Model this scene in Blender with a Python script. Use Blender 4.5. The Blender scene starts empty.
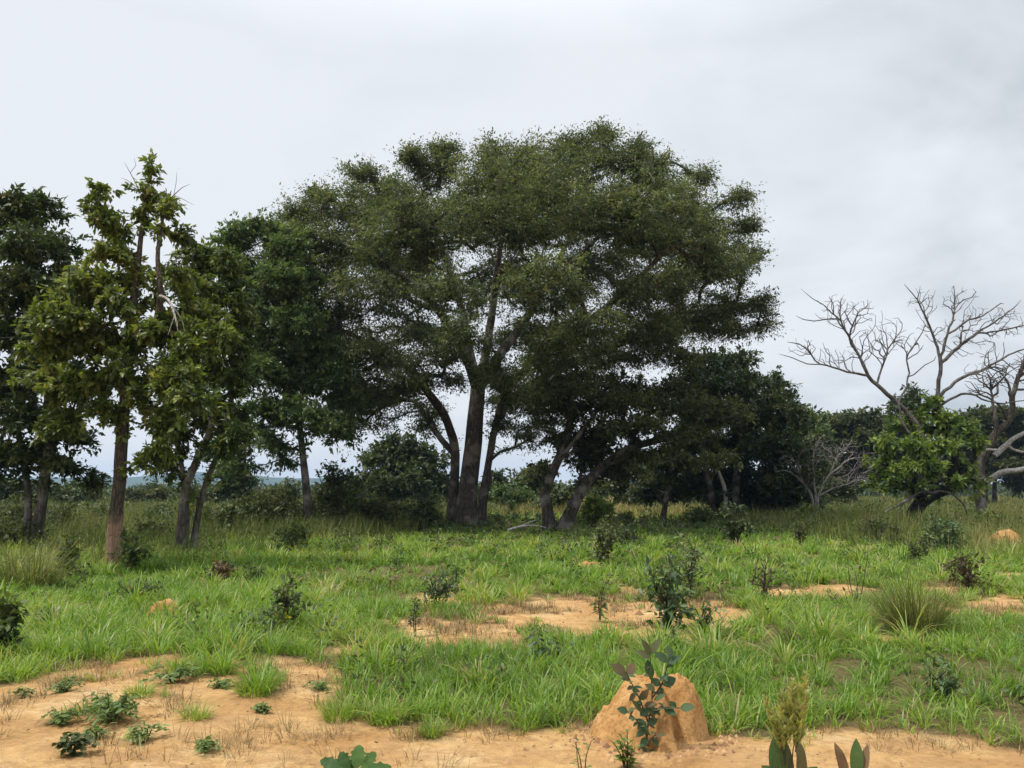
import bpy, math
import numpy as np
from mathutils import Vector

# ------------------------------------------------------------------ scene
SC = bpy.context.scene
COL = SC.collection
R = math.radians
FPX = 804.0                      # focal length in pixels of a 1024 x 768 picture
PITCH = math.atan(107.0 / FPX)   # camera looks slightly upward
CAMZ = 1.6
CP, SP = math.cos(PITCH), math.sin(PITCH)
CAM = np.array([0.0, 0.0, CAMZ])
rng = np.random.default_rng(11)


def ray(px, py):
    x, y = (px - 512.0) / FPX, -(py - 384.0) / FPX
    return np.array([x, CP - y * SP, SP + y * CP])


def at(px, py, Y):
    """World point at ground distance Y seen in direction px, py."""
    d = ray(px, py)
    return CAM + d * (Y / d[1])


def on_ground(px, py):
    d = ray(px, py)
    p = CAM + d * (-CAMZ / d[2])
    p[2] = float(gz(p[0], p[1]))
    return p


def proj(x, y, z=0.0):
    dz = z - CAMZ
    dep = np.maximum(y * CP + dz * SP, 0.3)
    return 512 + FPX * x / dep, 384 - FPX * (-y * SP + dz * CP) / dep


# ------------------------------------------------------------------ noise
def _h(ix, iy, s):
    v = np.sin(ix * 127.1 + iy * 311.7 + s * 74.7) * 43758.5453
    return v - np.floor(v)


def vn(x, y, s=0):
    x = np.asarray(x, float); y = np.asarray(y, float)
    ix, iy = np.floor(x), np.floor(y)
    fx, fy = x - ix, y - iy
    fx = fx * fx * (3 - 2 * fx); fy = fy * fy * (3 - 2 * fy)
    a = _h(ix, iy, s); b = _h(ix + 1, iy, s); c = _h(ix, iy + 1, s); d = _h(ix + 1, iy + 1, s)
    return (a * (1 - fx) + b * fx) * (1 - fy) + (c * (1 - fx) + d * fx) * fy


def fbm(x, y, s=0, o=4):
    v, a, t = 0.0, 0.5, 0.0
    for k in range(o):
        v = v + a * vn(np.asarray(x) * 2 ** k, np.asarray(y) * 2 ** k, s + 3 * k)
        t += a; a *= 0.55
    return v / t


def sstep(a, b, x):
    t = np.clip((np.asarray(x, float) - a) / (b - a), 0, 1)
    return t * t * (3 - 2 * t)


# ------------------------------------------------------------------ ground layout
_bx = [-900, -200, 0, 60, 130, 200, 250, 300, 332, 346, 400, 440, 520, 600, 660, 720, 800, 880, 960, 1024, 1300, 2000]
_by = [640, 676, 694, 679, 670, 668, 662, 662, 672, 700, 716, 724, 727, 724, 728, 739, 743, 729, 735, 743, 752, 770]
_patch = [(592, 618, 158, 21), (470, 630, 62, 17), (702, 617, 52, 18), (820, 596, 58, 9), (352, 652, 32, 6),
          (985, 606, 60, 9), (1030, 577, 40, 5), (940, 590, 28, 6), (640, 640, 60, 8), (430, 600, 20, 5), (880, 640, 18, 4)]
_tuftisl = [(262, 686, 46, 13, 1.0), (108, 714, 44, 16, .75), (338, 704, 36, 16, .85), (175, 700, 40, 9, .65), (60, 726, 24, 8, .6), (205, 676, 34, 7, .9), (380, 716, 30, 8, .8), (30, 712, 26, 7, .5), (120, 742, 40, 9, .55),
            (285, 735, 55, 10, .42), (150, 742, 40, 8, .4), (420, 735, 30, 6, .4), (120, 760, 60, 8, .45), (520, 612, 60, 5, .25),
            (565, 630, 40, 4, .3), (800, 606, 40, 5, .5), (455, 622, 50, 10, .5), (930, 748, 45, 8, .4), (230, 745, 30, 5, .3)]


def soil(x, y):
    """0 = grown over, 1 = bare earth, at world x, y."""
    x = np.asarray(x, float); y = np.asarray(y, float)
    px, py = proj(x, y)
    n = fbm(x * 1.1, y * 1.1, 5, 4) - 0.5
    n2 = fbm(x * 3.7, y * 3.7, 9, 3) - 0.5
    b = np.interp(px, _bx, _by)
    s = (py - b) / 14.0
    for cx, cy, rx, ry in _patch:
        e = (1 - ((px - cx) / rx) ** 2 - ((py - cy) / ry) ** 2) * 1.1
        s = np.maximum(s, e)
    s = np.clip(s, -3, 2) + n * 2.6 + n2 * 2.2
    for cx, cy, rx, ry, w in _tuftisl:
        e = 1 - ((px - cx) / rx) ** 2 - ((py - cy) / ry) ** 2
        s = s - np.clip(e, 0, 1) * 3.0 * w
    s = np.where(y < 4.2, 1.0 + n2 * 2, s)
    return sstep(-0.6, 0.85, s)


def gz(x, y):
    x = np.asarray(x, float); y = np.asarray(y, float)
    f = np.clip(1.2 - np.hypot(x, y) / 60.0, 0, 1)
    z = (fbm(x * .35, y * .35, 21, 3) - .5) * .16 * f + (fbm(x * 1.9, y * 1.9, 33, 3) - .5) * .05 * f
    return z


# ------------------------------------------------------------------ materials
def new_mat(name):
    m = bpy.data.materials.new(name); m.use_nodes = True
    nt = m.node_tree; nt.nodes.clear()
    out = nt.nodes.new('ShaderNodeOutputMaterial')
    return m, nt, out


def N(nt, typ, **kw):
    n = nt.nodes.new(typ)
    for k, v in kw.items():
        if k in n.inputs: n.inputs[k].default_value = v
        else: setattr(n, k, v)
    return n


def ramp(nt, stops, interp='LINEAR'):
    r = nt.nodes.new('ShaderNodeValToRGB'); cr = r.color_ramp; cr.interpolation = interp
    while len(cr.elements) < len(stops): cr.elements.new(0.5)
    for e, (p, c) in zip(cr.elements, stops):
        e.position = p; e.color = (c[0], c[1], c[2], 1)
    return r


def leaf_mat(name, stops, trans=.28, rough=.5, spec=.3, tgain=(1.25, 1.35, .6), mottle=0):
    m, nt, out = new_mat(name); L = nt.links.new
    a = N(nt, 'ShaderNodeAttribute', attribute_name='tint')
    r = ramp(nt, stops); fac = a.outputs['Fac']
    if mottle:   # blotches and dust on broad leaves
        tc = N(nt, 'ShaderNodeTexCoord'); nz = N(nt, 'ShaderNodeTexNoise'); nz.inputs['Scale'].default_value = 38; nz.inputs['Detail'].default_value = 5; nz.inputs['Roughness'].default_value = .65; L(tc.outputs['Object'], nz.inputs['Vector'])
        ma = N(nt, 'ShaderNodeMath', operation='MULTIPLY_ADD'); L(nz.outputs[0], ma.inputs[0]); ma.inputs[1].default_value = mottle; ma.inputs[2].default_value = -mottle / 2
        mb = N(nt, 'ShaderNodeMath', operation='ADD', use_clamp=True); L(fac, mb.inputs[0]); L(ma.outputs[0], mb.inputs[1]); fac = mb.outputs[0]
    L(fac, r.inputs[0])
    p = N(nt, 'ShaderNodeBsdfPrincipled'); p.inputs['Roughness'].default_value = rough
    p.inputs['Specular IOR Level'].default_value = spec
    L(r.outputs[0], p.inputs['Base Color'])
    mu = N(nt, 'ShaderNodeMix', data_type='RGBA', blend_type='MULTIPLY'); mu.inputs[0].default_value = 1
    L(r.outputs[0], mu.inputs[6]); mu.inputs[7].default_value = (*tgain, 1)
    t = N(nt, 'ShaderNodeBsdfTranslucent'); L(mu.outputs[2], t.inputs['Color'])
    mx = N(nt, 'ShaderNodeMixShader'); mx.inputs[0].default_value = trans
    L(p.outputs[0], mx.inputs[1]); L(t.outputs[0], mx.inputs[2]); L(mx.outputs[0], out.inputs[0])
    return m


def bark_mat(name, c1, c2, scale=6.0, bump=.6, patches=None, mud=None, stretch=.25):
    """Grey or brown furrowed bark; patches = a lichen colour; mud = (top height, colour) of a termite clay coat."""
    m, nt, out = new_mat(name); L = nt.links.new
    tc = N(nt, 'ShaderNodeTexCoord'); mp = N(nt, 'ShaderNodeMapping'); mp.inputs['Scale'].default_value = (1, 1, stretch)
    L(tc.outputs['Object'], mp.inputs[0])
    n1 = N(nt, 'ShaderNodeTexNoise'); n1.inputs['Scale'].default_value = scale * 2.2; n1.inputs['Detail'].default_value = 6; n1.inputs['Roughness'].default_value = .65
    L(mp.outputs[0], n1.inputs['Vector'])
    v = N(nt, 'ShaderNodeTexVoronoi', feature='DISTANCE_TO_EDGE'); v.inputs['Scale'].default_value = scale * 2.5
    L(mp.outputs[0], v.inputs['Vector'])
    vr = ramp(nt, [(0, (0, 0, 0)), (.18, (1, 1, 1))]); L(v.outputs[0], vr.inputs[0])
    r = ramp(nt, [(.28, c1), (.72, c2)]); L(n1.outputs[0], r.inputs[0])
    dk = N(nt, 'ShaderNodeMix', data_type='RGBA', blend_type='MULTIPLY'); dk.inputs[0].default_value = .55
    L(r.outputs[0], dk.inputs[6]); L(vr.outputs[0], dk.inputs[7])
    col = dk.outputs[2]
    if patches:
        n2 = N(nt, 'ShaderNodeTexNoise'); n2.inputs['Scale'].default_value = 1.7; n2.inputs['Detail'].default_value = 4
        L(tc.outputs['Object'], n2.inputs['Vector'])
        pr = ramp(nt, [(.5, (0, 0, 0)), (.6, (1, 1, 1))]); L(n2.outputs[0], pr.inputs[0])
        mx = N(nt, 'ShaderNodeMix', data_type='RGBA'); L(pr.outputs[0], mx.inputs[0]); L(col, mx.inputs[6]); mx.inputs[7].default_value = (*patches, 1)
        col = mx.outputs[2]
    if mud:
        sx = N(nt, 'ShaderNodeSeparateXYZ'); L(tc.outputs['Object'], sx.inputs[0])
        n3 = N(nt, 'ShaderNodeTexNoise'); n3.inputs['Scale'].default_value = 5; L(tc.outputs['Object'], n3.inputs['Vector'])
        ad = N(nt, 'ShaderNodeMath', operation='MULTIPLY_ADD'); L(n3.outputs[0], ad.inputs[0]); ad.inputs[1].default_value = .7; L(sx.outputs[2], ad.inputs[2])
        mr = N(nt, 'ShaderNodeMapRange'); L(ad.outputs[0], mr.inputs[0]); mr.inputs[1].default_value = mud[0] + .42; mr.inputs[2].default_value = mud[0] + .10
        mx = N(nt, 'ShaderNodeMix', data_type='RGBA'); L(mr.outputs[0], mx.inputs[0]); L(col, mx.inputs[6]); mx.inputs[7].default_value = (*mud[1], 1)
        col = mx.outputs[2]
    p = N(nt, 'ShaderNodeBsdfPrincipled'); p.inputs['Roughness'].default_value = .9; p.inputs['Specular IOR Level'].default_value = .15
    L(col, p.inputs['Base Color'])
    ma = N(nt, 'ShaderNodeMath', operation='MULTIPLY_ADD'); L(vr.outputs[0], ma.inputs[0]); ma.inputs[1].default_value = .5; L(n1.outputs[0], ma.inputs[2])
    b = N(nt, 'ShaderNodeBump'); b.inputs['Strength'].default_value = bump; b.inputs['Distance'].default_value = .03
    L(ma.outputs[0], b.inputs['Height']); L(b.outputs[0], p.inputs['Normal']); L(p.outputs[0], out.inputs[0])
    return m


# ------------------------------------------------------------------ mesh helpers
def mesh(name, verts, tris=None, quads=None, tint=None, smooth=False, tint_q_first=True):
    """Mesh from numpy arrays; tint = one value per face (quads first, then triangles)."""
    me = bpy.data.meshes.new(name)
    verts = np.asarray(verts, np.float32)
    q = np.zeros((0, 4), np.int32) if quads is None else np.asarray(quads, np.int32)
    t = np.zeros((0, 3), np.int32) if tris is None else np.asarray(tris, np.int32)
    me.vertices.add(len(verts)); me.vertices.foreach_set('co', verts.ravel())
    loops = np.concatenate([q.ravel(), t.ravel()])
    me.loops.add(len(loops)); me.loops.foreach_set('vertex_index', loops)
    starts = np.concatenate([np.arange(len(q)) * 4, len(q) * 4 + np.arange(len(t)) * 3]).astype(np.int32)
    me.polygons.add(len(starts)); me.polygons.foreach_set('loop_start', starts)
    if smooth: me.polygons.foreach_set('use_smooth', np.ones(len(starts), bool))
    if tint is not None:
        a = me.attributes.new('tint', 'FLOAT', 'FACE'); a.data.foreach_set('value', np.asarray(tint, np.float32))
    me.update(calc_edges=True)
    return me


def ob(name, me, mat, parent=None, loc=None):
    o = bpy.data.objects.new(name, me); COL.objects.link(o)
    me.materials.append(mat)
    if parent is not None: o.parent = parent
    if loc is not None: o.location = loc
    return o


def tag(o, label, cat, group=None):
    o['label'] = label; o['category'] = cat
    if group: o['group'] = group
    return o


def thing(name, base, label, cat, group=None):
    o = bpy.data.objects.new(name, None); COL.objects.link(o); o.location = base; o.empty_display_size = .2
    return tag(o, label, cat, group)


class Geo:
    """Collects quads and triangles with one tint per face."""
    def __init__(s): s.v, s.q, s.t, s.tq, s.tt, s.n = [], [], [], [], [], 0

    def add(s, v, q=None, t=None, tq=None, tt=None):
        if q is not None and len(q): s.q.append(np.asarray(q) + s.n); s.tq.append(np.zeros(len(q)) if tq is None else tq)
        if t is not None and len(t): s.t.append(np.asarray(t) + s.n); s.tt.append(np.zeros(len(t)) if tt is None else tt)
        s.v.append(v); s.n += len(v)

    def build(s, name, mat, parent=None, base=(0, 0, 0), smooth=False):
        if not s.v: return None
        c = lambda l, w: np.concatenate(l) if l else np.zeros((0, w), int)
        f = lambda l: np.concatenate(l) if l else np.zeros(0)
        me = mesh(name, np.concatenate(s.v) - np.asarray(base), c(s.t, 3), c(s.q, 4), np.concatenate([f(s.tq), f(s.tt)]), smooth)
        return ob(name, me, mat, parent, None if parent is not None else base)


def unit(v):
    return v / np.maximum(np.linalg.norm(v, axis=-1, keepdims=True), 1e-9)


def simple_leaves(g, p, ax, nr, L, W, tint, fold=.18):
    """Folded four-point leaves (two triangles each)."""
    ax = unit(ax); sd = unit(np.cross(nr, ax)); nr = np.cross(ax, sd)
    L = np.broadcast_to(np.asarray(L, float), (len(p),))[:, None]; W = np.broadcast_to(np.asarray(W, float), (len(p),))[:, None]
    m = p + ax * L * .45
    v = np.stack([p, m + sd * W * .5 + nr * W * fold, p + ax * L - nr * L * .06, m - sd * W * .5 + nr * W * fold], 1).reshape(-1, 3)
    i = np.arange(len(p))[:, None] * 4
    t = np.concatenate([i + np.array([0, 1, 2]), i + np.array([0, 2, 3])], 1).reshape(-1, 3)
    g.add(v, t=t, tt=np.repeat(tint, 2))


def broad_leaves(g, p, ax, nr, L, W, tint, droop=.15, fold=.15, wave=0., rows=6, prof=None):
    """Leaves with an outline, a fold along the midrib and a bend along the length."""
    n = len(p)
    if n == 0: return
    ax = unit(ax); sd = unit(np.cross(nr, ax)); nr = np.cross(ax, sd)
    L = np.broadcast_to(np.asarray(L, float), (n,))[:, None]; W = np.broadcast_to(np.asarray(W, float), (n,))[:, None]
    droop = np.broadcast_to(np.asarray(droop, float), (n,))[:, None]
    tt = np.linspace(0, 1, rows)
    if prof is None: prof = np.sin(np.pi * tt ** .8) ** .75 * .98 + .02
    ph = rng.uniform(0, 6.28, (n, 1)); rowsv = []
    for k, t in enumerate(tt):
        c = p + ax * L * t * (1 - .1 * droop * t) - nr * droop * L * t * t
        w = W * prof[k] * .5
        wv = np.sin(ph + t * 14) * wave * W
        rowsv += [c + sd * w + nr * (fold * w + wv), c, c - sd * w + nr * (fold * w - wv)]
    v = np.stack(rowsv, 1).reshape(-1, 3)
    f = []
    for k in range(rows - 1):
        a = k * 3
        f += [[a, a + 1, a + 4, a + 3], [a + 1, a + 2, a + 5, a + 4]]
    f = np.array(f)
    q = (np.arange(n)[:, None, None] * (rows * 3) + f[None]).reshape(-1, 4)
    g.add(v, q=q, tq=np.repeat(tint, len(f)))


def blades(g, p, head, L, w, a0, curl, tint, rows=4):
    """Grass blades: ribbons that rise at angle a0 from the vertical and bend over by curl."""
    n = len(p)
    if n == 0: return
    d = np.stack([np.cos(head), np.sin(head), np.zeros(n)], 1)
    sd = np.stack([-np.sin(head), np.cos(head), rng.normal(0, .25, n)], 1)
    c = p.copy(); rv = []
    prof = {3: [1, .8, 0], 4: [.9, 1, .7, 0], 5: [.8, 1, .85, .5, 0]}[rows]
    for k in range(rows):
        w_ = (w * prof[k] * .5)[:, None]
        if k < rows - 1: rv += [c + sd * w_, c - sd * w_]
        else: rv += [c]
        if k < rows - 1:
            a = (a0 + curl * ((k + .5) / (rows - 1)) ** 1.3)[:, None]
            c = c + (d * np.sin(a) + np.array([0, 0, 1.]) * np.cos(a)) * (L / (rows - 1))[:, None]
    m = 2 * rows - 1
    v = np.stack(rv, 1).reshape(-1, 3)
    i = (np.arange(n) * m)[:, None, None]
    fq = np.array([[2 * k, 2 * k + 1, 2 * k + 3, 2 * k + 2] for k in range(rows - 2)])
    ft = np.array([[m - 3, m - 2, m - 1]])
    g.add(v, q=(i + fq[None]).reshape(-1, 4), t=(i + ft[None]).reshape(-1, 3), tq=np.repeat(tint, len(fq)), tt=tint)


def tubes(g, chains, radii, sides, rough=0.):
    """Tapering tubes along chains of points."""
    if not chains: return
    ln = np.array([len(c) for c in chains]); P = np.concatenate(chains); Rr = np.concatenate(radii)
    st = np.concatenate([[0], np.cumsum(ln)[:-1]]); first = np.zeros(len(P), bool); first[st] = True
    last = np.zeros(len(P), bool); last[st + ln - 1] = True
    nx = np.minimum(np.arange(len(P)) + 1, len(P) - 1); pv = np.maximum(np.arange(len(P)) - 1, 0)
    T = unit(np.where(last[:, None], P, P[nx]) - np.where(first[:, None], P, P[pv]))
    cid = np.repeat(np.arange(len(chains)), ln)
    mean = unit(P[st + ln - 1] - P[st])
    ref = np.eye(3)[np.argmin(np.abs(mean), axis=1)][cid]
    U = unit(np.cross(T, ref)); V = np.cross(T, U)
    a = np.arange(sides) * 2 * np.pi / sides
    rr = Rr[:, None] * np.ones(sides)
    if rough:
        ii = np.arange(len(P))[:, None]
        rr = rr * (1 + rough * (vn(ii * .55 + cid[:, None] * 13.7, np.arange(sides)[None] * .9 + 0 * ii, 4) - .5) * 2)
    v = P[:, None] + (U[:, None] * np.cos(a)[None, :, None] + V[:, None] * np.sin(a)[None, :, None]) * rr[..., None]
    i = np.nonzero(~last)[0][:, None] * sides; k = np.arange(sides)[None]; k2 = (k + 1) % sides
    q = np.stack([i + k, i + k2, i + sides + k2, i + sides + k], -1).reshape(-1, 4)
    g.add(v.reshape(-1, 3), q=q)


def catmull(pts, step):
    pts = np.asarray(pts, float)
    if len(pts) == 2: pp = pts
    P = np.concatenate([[2 * pts[0] - pts[1]], pts, [2 * pts[-1] - pts[-2]]]); out = []
    for i in range(len(pts) - 1):
        a, b, c, d = P[i:i + 4]; n = max(1, int(np.linalg.norm(c - b) / step))
        for t in np.arange(n) / n:
            out.append(.5 * (2 * b + (c - a) * t + (2 * a - 5 * b + 4 * c - d) * t * t + (3 * b - 3 * c + d - a) * t ** 3))
    out.append(pts[-1]); return np.array(out)


# ------------------------------------------------------------------ trees
class Tree:
    CAP = 60000

    def __init__(s):
        s.P = np.zeros((s.CAP, 3)); s.par = np.full(s.CAP, -1); s.pl = np.zeros(s.CAP); s.D = np.zeros((s.CAP, 3))
        s.tag = np.zeros(s.CAP, int); s.spec = np.zeros(s.CAP); s.grow_ok = np.ones(s.CAP, bool); s.n = 0; s.ntag = 0; s.tagname = []; s.tips = []

    def _push(s, p, par, tg, spec, ok=True):
        i = s.n; s.P[i] = p; s.par[i] = par; s.tag[i] = tg; s.spec[i] = spec; s.grow_ok[i] = ok
        if par >= 0:
            d = p - s.P[par]; l = np.linalg.norm(d); s.pl[i] = s.pl[par] + l; s.D[i] = d / max(l, 1e-6)
        else: s.D[i] = (0, 0, 1)
        s.n += 1; return i

    def poly(s, pts, r0, r1, name, root, step=.3, wob=.04, bare=.25):
        pts = np.asarray(pts, float); tg = s.ntag; s.ntag += 1; s.tagname.append(name)
        par = -1
        if not root:
            par = int(np.argmin(np.linalg.norm(s.P[:s.n] - pts[0], axis=1)))
            pts[0] = s.P[par]
        c = catmull(pts, step); m = len(c)
        c[1:-1] += np.cumsum(rng.normal(0, wob * step, (m, 3)), 0)[1:-1] * .5
        for k in range(m):
            if k == 0 and par >= 0: continue
            f = k / (m - 1)
            par = s._push(c[k], par, tg, r0 + (r1 - r0) * f ** .85, not (root and f < bare))
        s.tips.append(par)

    def grow(s, A, step=.35, bf=.25, bend=.4, jit=.05, angw=.6, sag=0.):
        d0 = np.array([np.min(np.linalg.norm(s.P[:s.n] - a, axis=1)) for a in A])
        for a in A[np.argsort(d0)]:
            v = a - s.P[:s.n]; d = np.linalg.norm(v, axis=1)
            cs = np.einsum('ij,ij->i', v, s.D[:s.n]) / np.maximum(d, 1e-6)
            cost = d * (1 + angw * np.clip(.5 - cs, 0, 1.5)) + bf * s.pl[:s.n] + np.where(s.grow_ok[:s.n], 0, 1e3)
            i = int(np.argmin(cost)); di = d[i]
            if di < .05: continue
            p0 = s.P[i]; p1 = p0 + s.D[i] * di * bend + np.array([0, 0, -sag * di]); ns = max(1, int(round(di / step)))
            p1 = p1 + rng.normal(0, jit * di, 3)
            par = i
            for k in range(1, ns + 1):
                t = k / ns
                q = p0 * (1 - t) ** 2 + p1 * 2 * t * (1 - t) + a * t * t
                if k < ns: q = q + rng.normal(0, jit * step, 3)
                par = s._push(q, par, s.tag[i], 0)
            s.tips.append(par)

    def finish(s, rtip, rbase):
        n = s.n; cnt = np.zeros(n)
        cnt[np.array(s.tips)] += 1
        for i in range(n - 1, -1, -1):
            if s.par[i] >= 0: cnt[s.par[i]] += cnt[i]
        e = math.log(max(cnt.max(), 2)) / math.log(max(rbase / rtip, 1.5))
        r = rtip * np.maximum(cnt, 1) ** (1 / e)
        sp = s.spec[:n]
        s.r = np.where(sp > 0, np.maximum(sp, np.minimum(r, sp * 1.15)), r)
        for i in range(n):
            p = s.par[i]
            if p >= 0: s.r[i] = min(s.r[i], s.r[p] * 1.0)
        kid = [[] for _ in range(n)]
        for i in range(n):
            if s.par[i] >= 0: kid[s.par[i]].append(i)
        chains = {}
        starts = [i for i in range(n) if s.par[i] < 0]
        while starts:
            i = starts.pop(); ch = [i]; tg = s.tag[i]
            while True:
                ks = kid[ch[-1]]
                same = [k for k in ks if s.tag[k] == tg]
                nxt = max(same, key=lambda k: (s.spec[k] > 0, cnt[k])) if same else None
                starts += [k for k in ks if k != nxt]
                if nxt is None: break
                ch.append(nxt)
            pts = s.P[ch]; rad = s.r[ch].copy(); p = s.par[i]
            if p >= 0: pts = np.concatenate([[s.P[p]], pts]); rad = np.concatenate([[rad[0]], rad])
            if len(pts) < 2: continue
            if not kid[ch[-1]]: rad[-1] *= .45
            chains.setdefault(tg, []).append((pts, rad))
        return chains

    def wood(s, rtip, rbase, mats, parent, base, flare=1.5):
        """One mesh per traced stem or limb, each with everything that grows from it; the stems named alike join into one."""
        ch = s.finish(rtip, rbase); groups = {}
        for tg, cl in ch.items():
            nm = s.tagname[tg]
            key = nm if nm in ('trunk', 'twig', 'stem') else (nm, tg)
            groups.setdefault(key, []).extend(cl)
        for key, cl in groups.items():
            nm = key if isinstance(key, str) else key[0]
            g = Geo()
            for lo, hi, sides, rough in ((.06, 99, 12, .12), (.02, .06, 6, .06), (0, .02, 4, 0)):
                sel = [(p, r) for p, r in cl if lo <= r.max() < hi]
                if not sel: continue
                rs = []
                for p, r in sel:
                    r = r.copy()
                    if nm == 'trunk' and lo > .05:
                        h = p[:, 2] - base[2]; r *= 1 + (flare - 1) * np.clip(1 - h / (5 * r.max()), 0, 1) ** 2
                    rs.append(r)
                tubes(g, [p for p, r in sel], rs, sides, rough)
            g.build(nm, mats.get(nm, mats['trunk']), parent, base, smooth=True)


def lobe_points(lobes, Y, density, shell=.45, up=-.35):
    """Points in flattened crown lobes given as px, py, rx, rz (pixels), dy, ry (metres)."""
    out = []
    for lb in lobes:
        px, py, rx, rz = lb[:4]; dy = lb[4] if len(lb) > 4 else 0.
        c = at(px, py, Y + dy); m = (Y + dy) / FPX
        a, b = rx * m, rz * m; ry = lb[5] if len(lb) > 5 else a * .9
        k = lb[6] if len(lb) > 6 else 1.
        n = max(4, int(density * k * (a * ry * b) ** (2 / 3.)))
        d = unit(rng.normal(0, 1, (n * 3, 3))); d = d[d[:, 2] > up + rng.uniform(-.3, .3, len(d))][:n]
        rr = rng.uniform(shell ** 2.2, 1, len(d)) ** (1 / 2.2)
        out.append(c + d * rr[:, None] * np.array([a, ry, b]))
    return np.concatenate(out)


def spray(g, T, per, sh, sv, L, W, base_t=.5, clump=.3, rand=.2, droop=.2, upk=.9, lvar=.35, nt=5, flat=.45):
    """Leaves set along short twiglets that leave the last stretch of every twig."""
    tips = np.array(T.tips); n = len(tips)
    b = np.repeat(tips, nt); m = len(b)
    up = rng.integers(0, 4, m)
    for k in range(3):
        b = np.where((up > k) & (T.par[b] >= 0), T.par[b], b)
    d = T.D[b] * .55 + rng.normal(0, .75, (m, 3)) * np.array([1, 1, flat + .5 * sv / sh]); d = unit(d)
    ln = sh * rng.uniform(.7, 2.1, m)
    k = rng.poisson(per / nt * rng.uniform(.4, 1.6, m)); idx = np.repeat(np.arange(m), k); q = len(idx)
    u = rng.uniform(.05, 1, q)
    p = T.P[b[idx]] + d[idx] * (ln[idx] * u)[:, None] + rng.normal(0, 1, (q, 3)) * np.array([sh, sh, sv]) * .20
    p[:, 2] -= droop * ln[idx] * u * u * .5
    ax = d[idx] * .7 + rng.normal(0, .6, (q, 3)) + np.array([0, 0, -droop])
    nr = np.array([0, 0, upk]) + rng.normal(0, .5, (q, 3))
    ct = np.repeat(rng.normal(0, clump, n), nt)
    t = base_t + ct[idx] + rng.normal(0, rand, q) + .12 * (u - .5)
    s = np.exp(rng.normal(0, lvar, q)).clip(.5, 1.7)
    simple_leaves(g, p, ax, nr, L * s, W * s, np.clip(t, 0, 1))


def tree(name, label, Y, polys, lobes, mats, density, per, sh, sv, L, W, rtip=.012, rbase=.3, group=None, cat='tree', base=None,
         shell=.45, bf=.25, step=.35, droop=.2, base_t=.5, clump=.25, rand=.18, crown='crown', extra=None, flare=1.5, angw=.6, bend=.4, jit=.05, up=-.35, sag=0., bare=.25, nt=5, flat=.45):
    T = Tree(); first = True
    for nm, root, pts, r0, r1 in polys:
        wp = [at(p[0], p[1], Y + (p[2] if len(p) > 2 else 0)) for p in pts]
        if root:
            wp[0] = wp[0].copy(); wp[0][2] = float(gz(wp[0][0], wp[0][1])) - .08
            if first and base is None: base = np.array([wp[0][0], wp[0][1], wp[0][2] + .08]); first = False
        T.poly(wp, r0, r1, nm, root, step=step, bare=bare)
    A = lobe_points(lobes, Y, density, shell, up)
    if extra is not None: A = np.concatenate([A, extra])
    T.grow(A, step=step, bf=bf, angw=angw, bend=bend, jit=jit, sag=sag)
    print(name, 'tips', len(T.tips))
    th = thing(name, base, label, cat, group)
    T.wood(rtip, rbase, mats, th, base, flare)
    if per:
        g = Geo(); spray(g, T, per, sh, sv, L, W, base_t, clump, rand, droop, nt=nt, flat=flat)
        g.build(crown, mats['crown'], th, base)
    return th
# ------------------------------------------------------------------ camera, light, sky
cam = bpy.data.cameras.new('camera'); camo = bpy.data.objects.new('camera', cam); COL.objects.link(camo)
cam.sensor_fit = 'HORIZONTAL'; cam.sensor_width = 36; cam.lens = 36 * FPX / 1024
camo.location = CAM; camo.rotation_euler = (math.pi / 2 + PITCH, 0, 0)
cam.clip_start = .05; cam.clip_end = 20000
SC.camera = camo
SC.view_settings.view_transform = 'Standard'; SC.view_settings.look = 'None'
SC.view_settings.exposure = 0.38; SC.view_settings.gamma = 1; SC.view_settings.use_curve_mapping = False
cy = SC.cycles
cy.max_bounces = 7; cy.diffuse_bounces = 4; cy.glossy_bounces = 2; cy.transmission_bounces = 4; cy.transparent_max_bounces = 4; cy.volume_bounces = 0
cy.use_denoising = True

EL, AZ = R(62), R(-105)
S = Vector((math.cos(EL) * math.sin(AZ), math.cos(EL) * math.cos(AZ), math.sin(EL)))
sl = bpy.data.lights.new('sun', 'SUN'); sl.energy = 2.5; sl.angle = R(4.0); sl.color = (1, .95, .86)
so = bpy.data.objects.new('sun', sl); COL.objects.link(so); so.rotation_euler = S.to_track_quat('Z', 'Y').to_euler(); so.location = (0, 0, 40)

wd = bpy.data.worlds.new('World'); SC.world = wd; wd.use_nodes = True
nt = wd.node_tree; nt.nodes.clear(); L_ = nt.links.new
wo = N(nt, 'ShaderNodeOutputWorld'); bg = N(nt, 'ShaderNodeBackground'); bg.inputs['Strength'].default_value = .1
sky = N(nt, 'ShaderNodeTexSky', sky_type='NISHITA'); sky.sun_disc = False; sky.sun_elevation = EL; sky.sun_rotation = AZ
sky.air_density = 1; sky.dust_density = 2
tc = N(nt, 'ShaderNodeTexCoord'); sx = N(nt, 'ShaderNodeSeparateXYZ'); L_(tc.outputs['Generated'], sx.inputs[0])
zz = N(nt, 'ShaderNodeMath', operation='MAXIMUM'); L_(sx.outputs[2], zz.inputs[0]); zz.inputs[1].default_value = 0
za = N(nt, 'ShaderNodeMath', operation='ADD'); L_(zz.outputs[0], za.inputs[0]); za.inputs[1].default_value = .34
dx = N(nt, 'ShaderNodeMath', operation='DIVIDE'); L_(sx.outputs[0], dx.inputs[0]); L_(za.outputs[0], dx.inputs[1])
dy = N(nt, 'ShaderNodeMath', operation='DIVIDE'); L_(sx.outputs[1], dy.inputs[0]); L_(za.outputs[0], dy.inputs[1])
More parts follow.
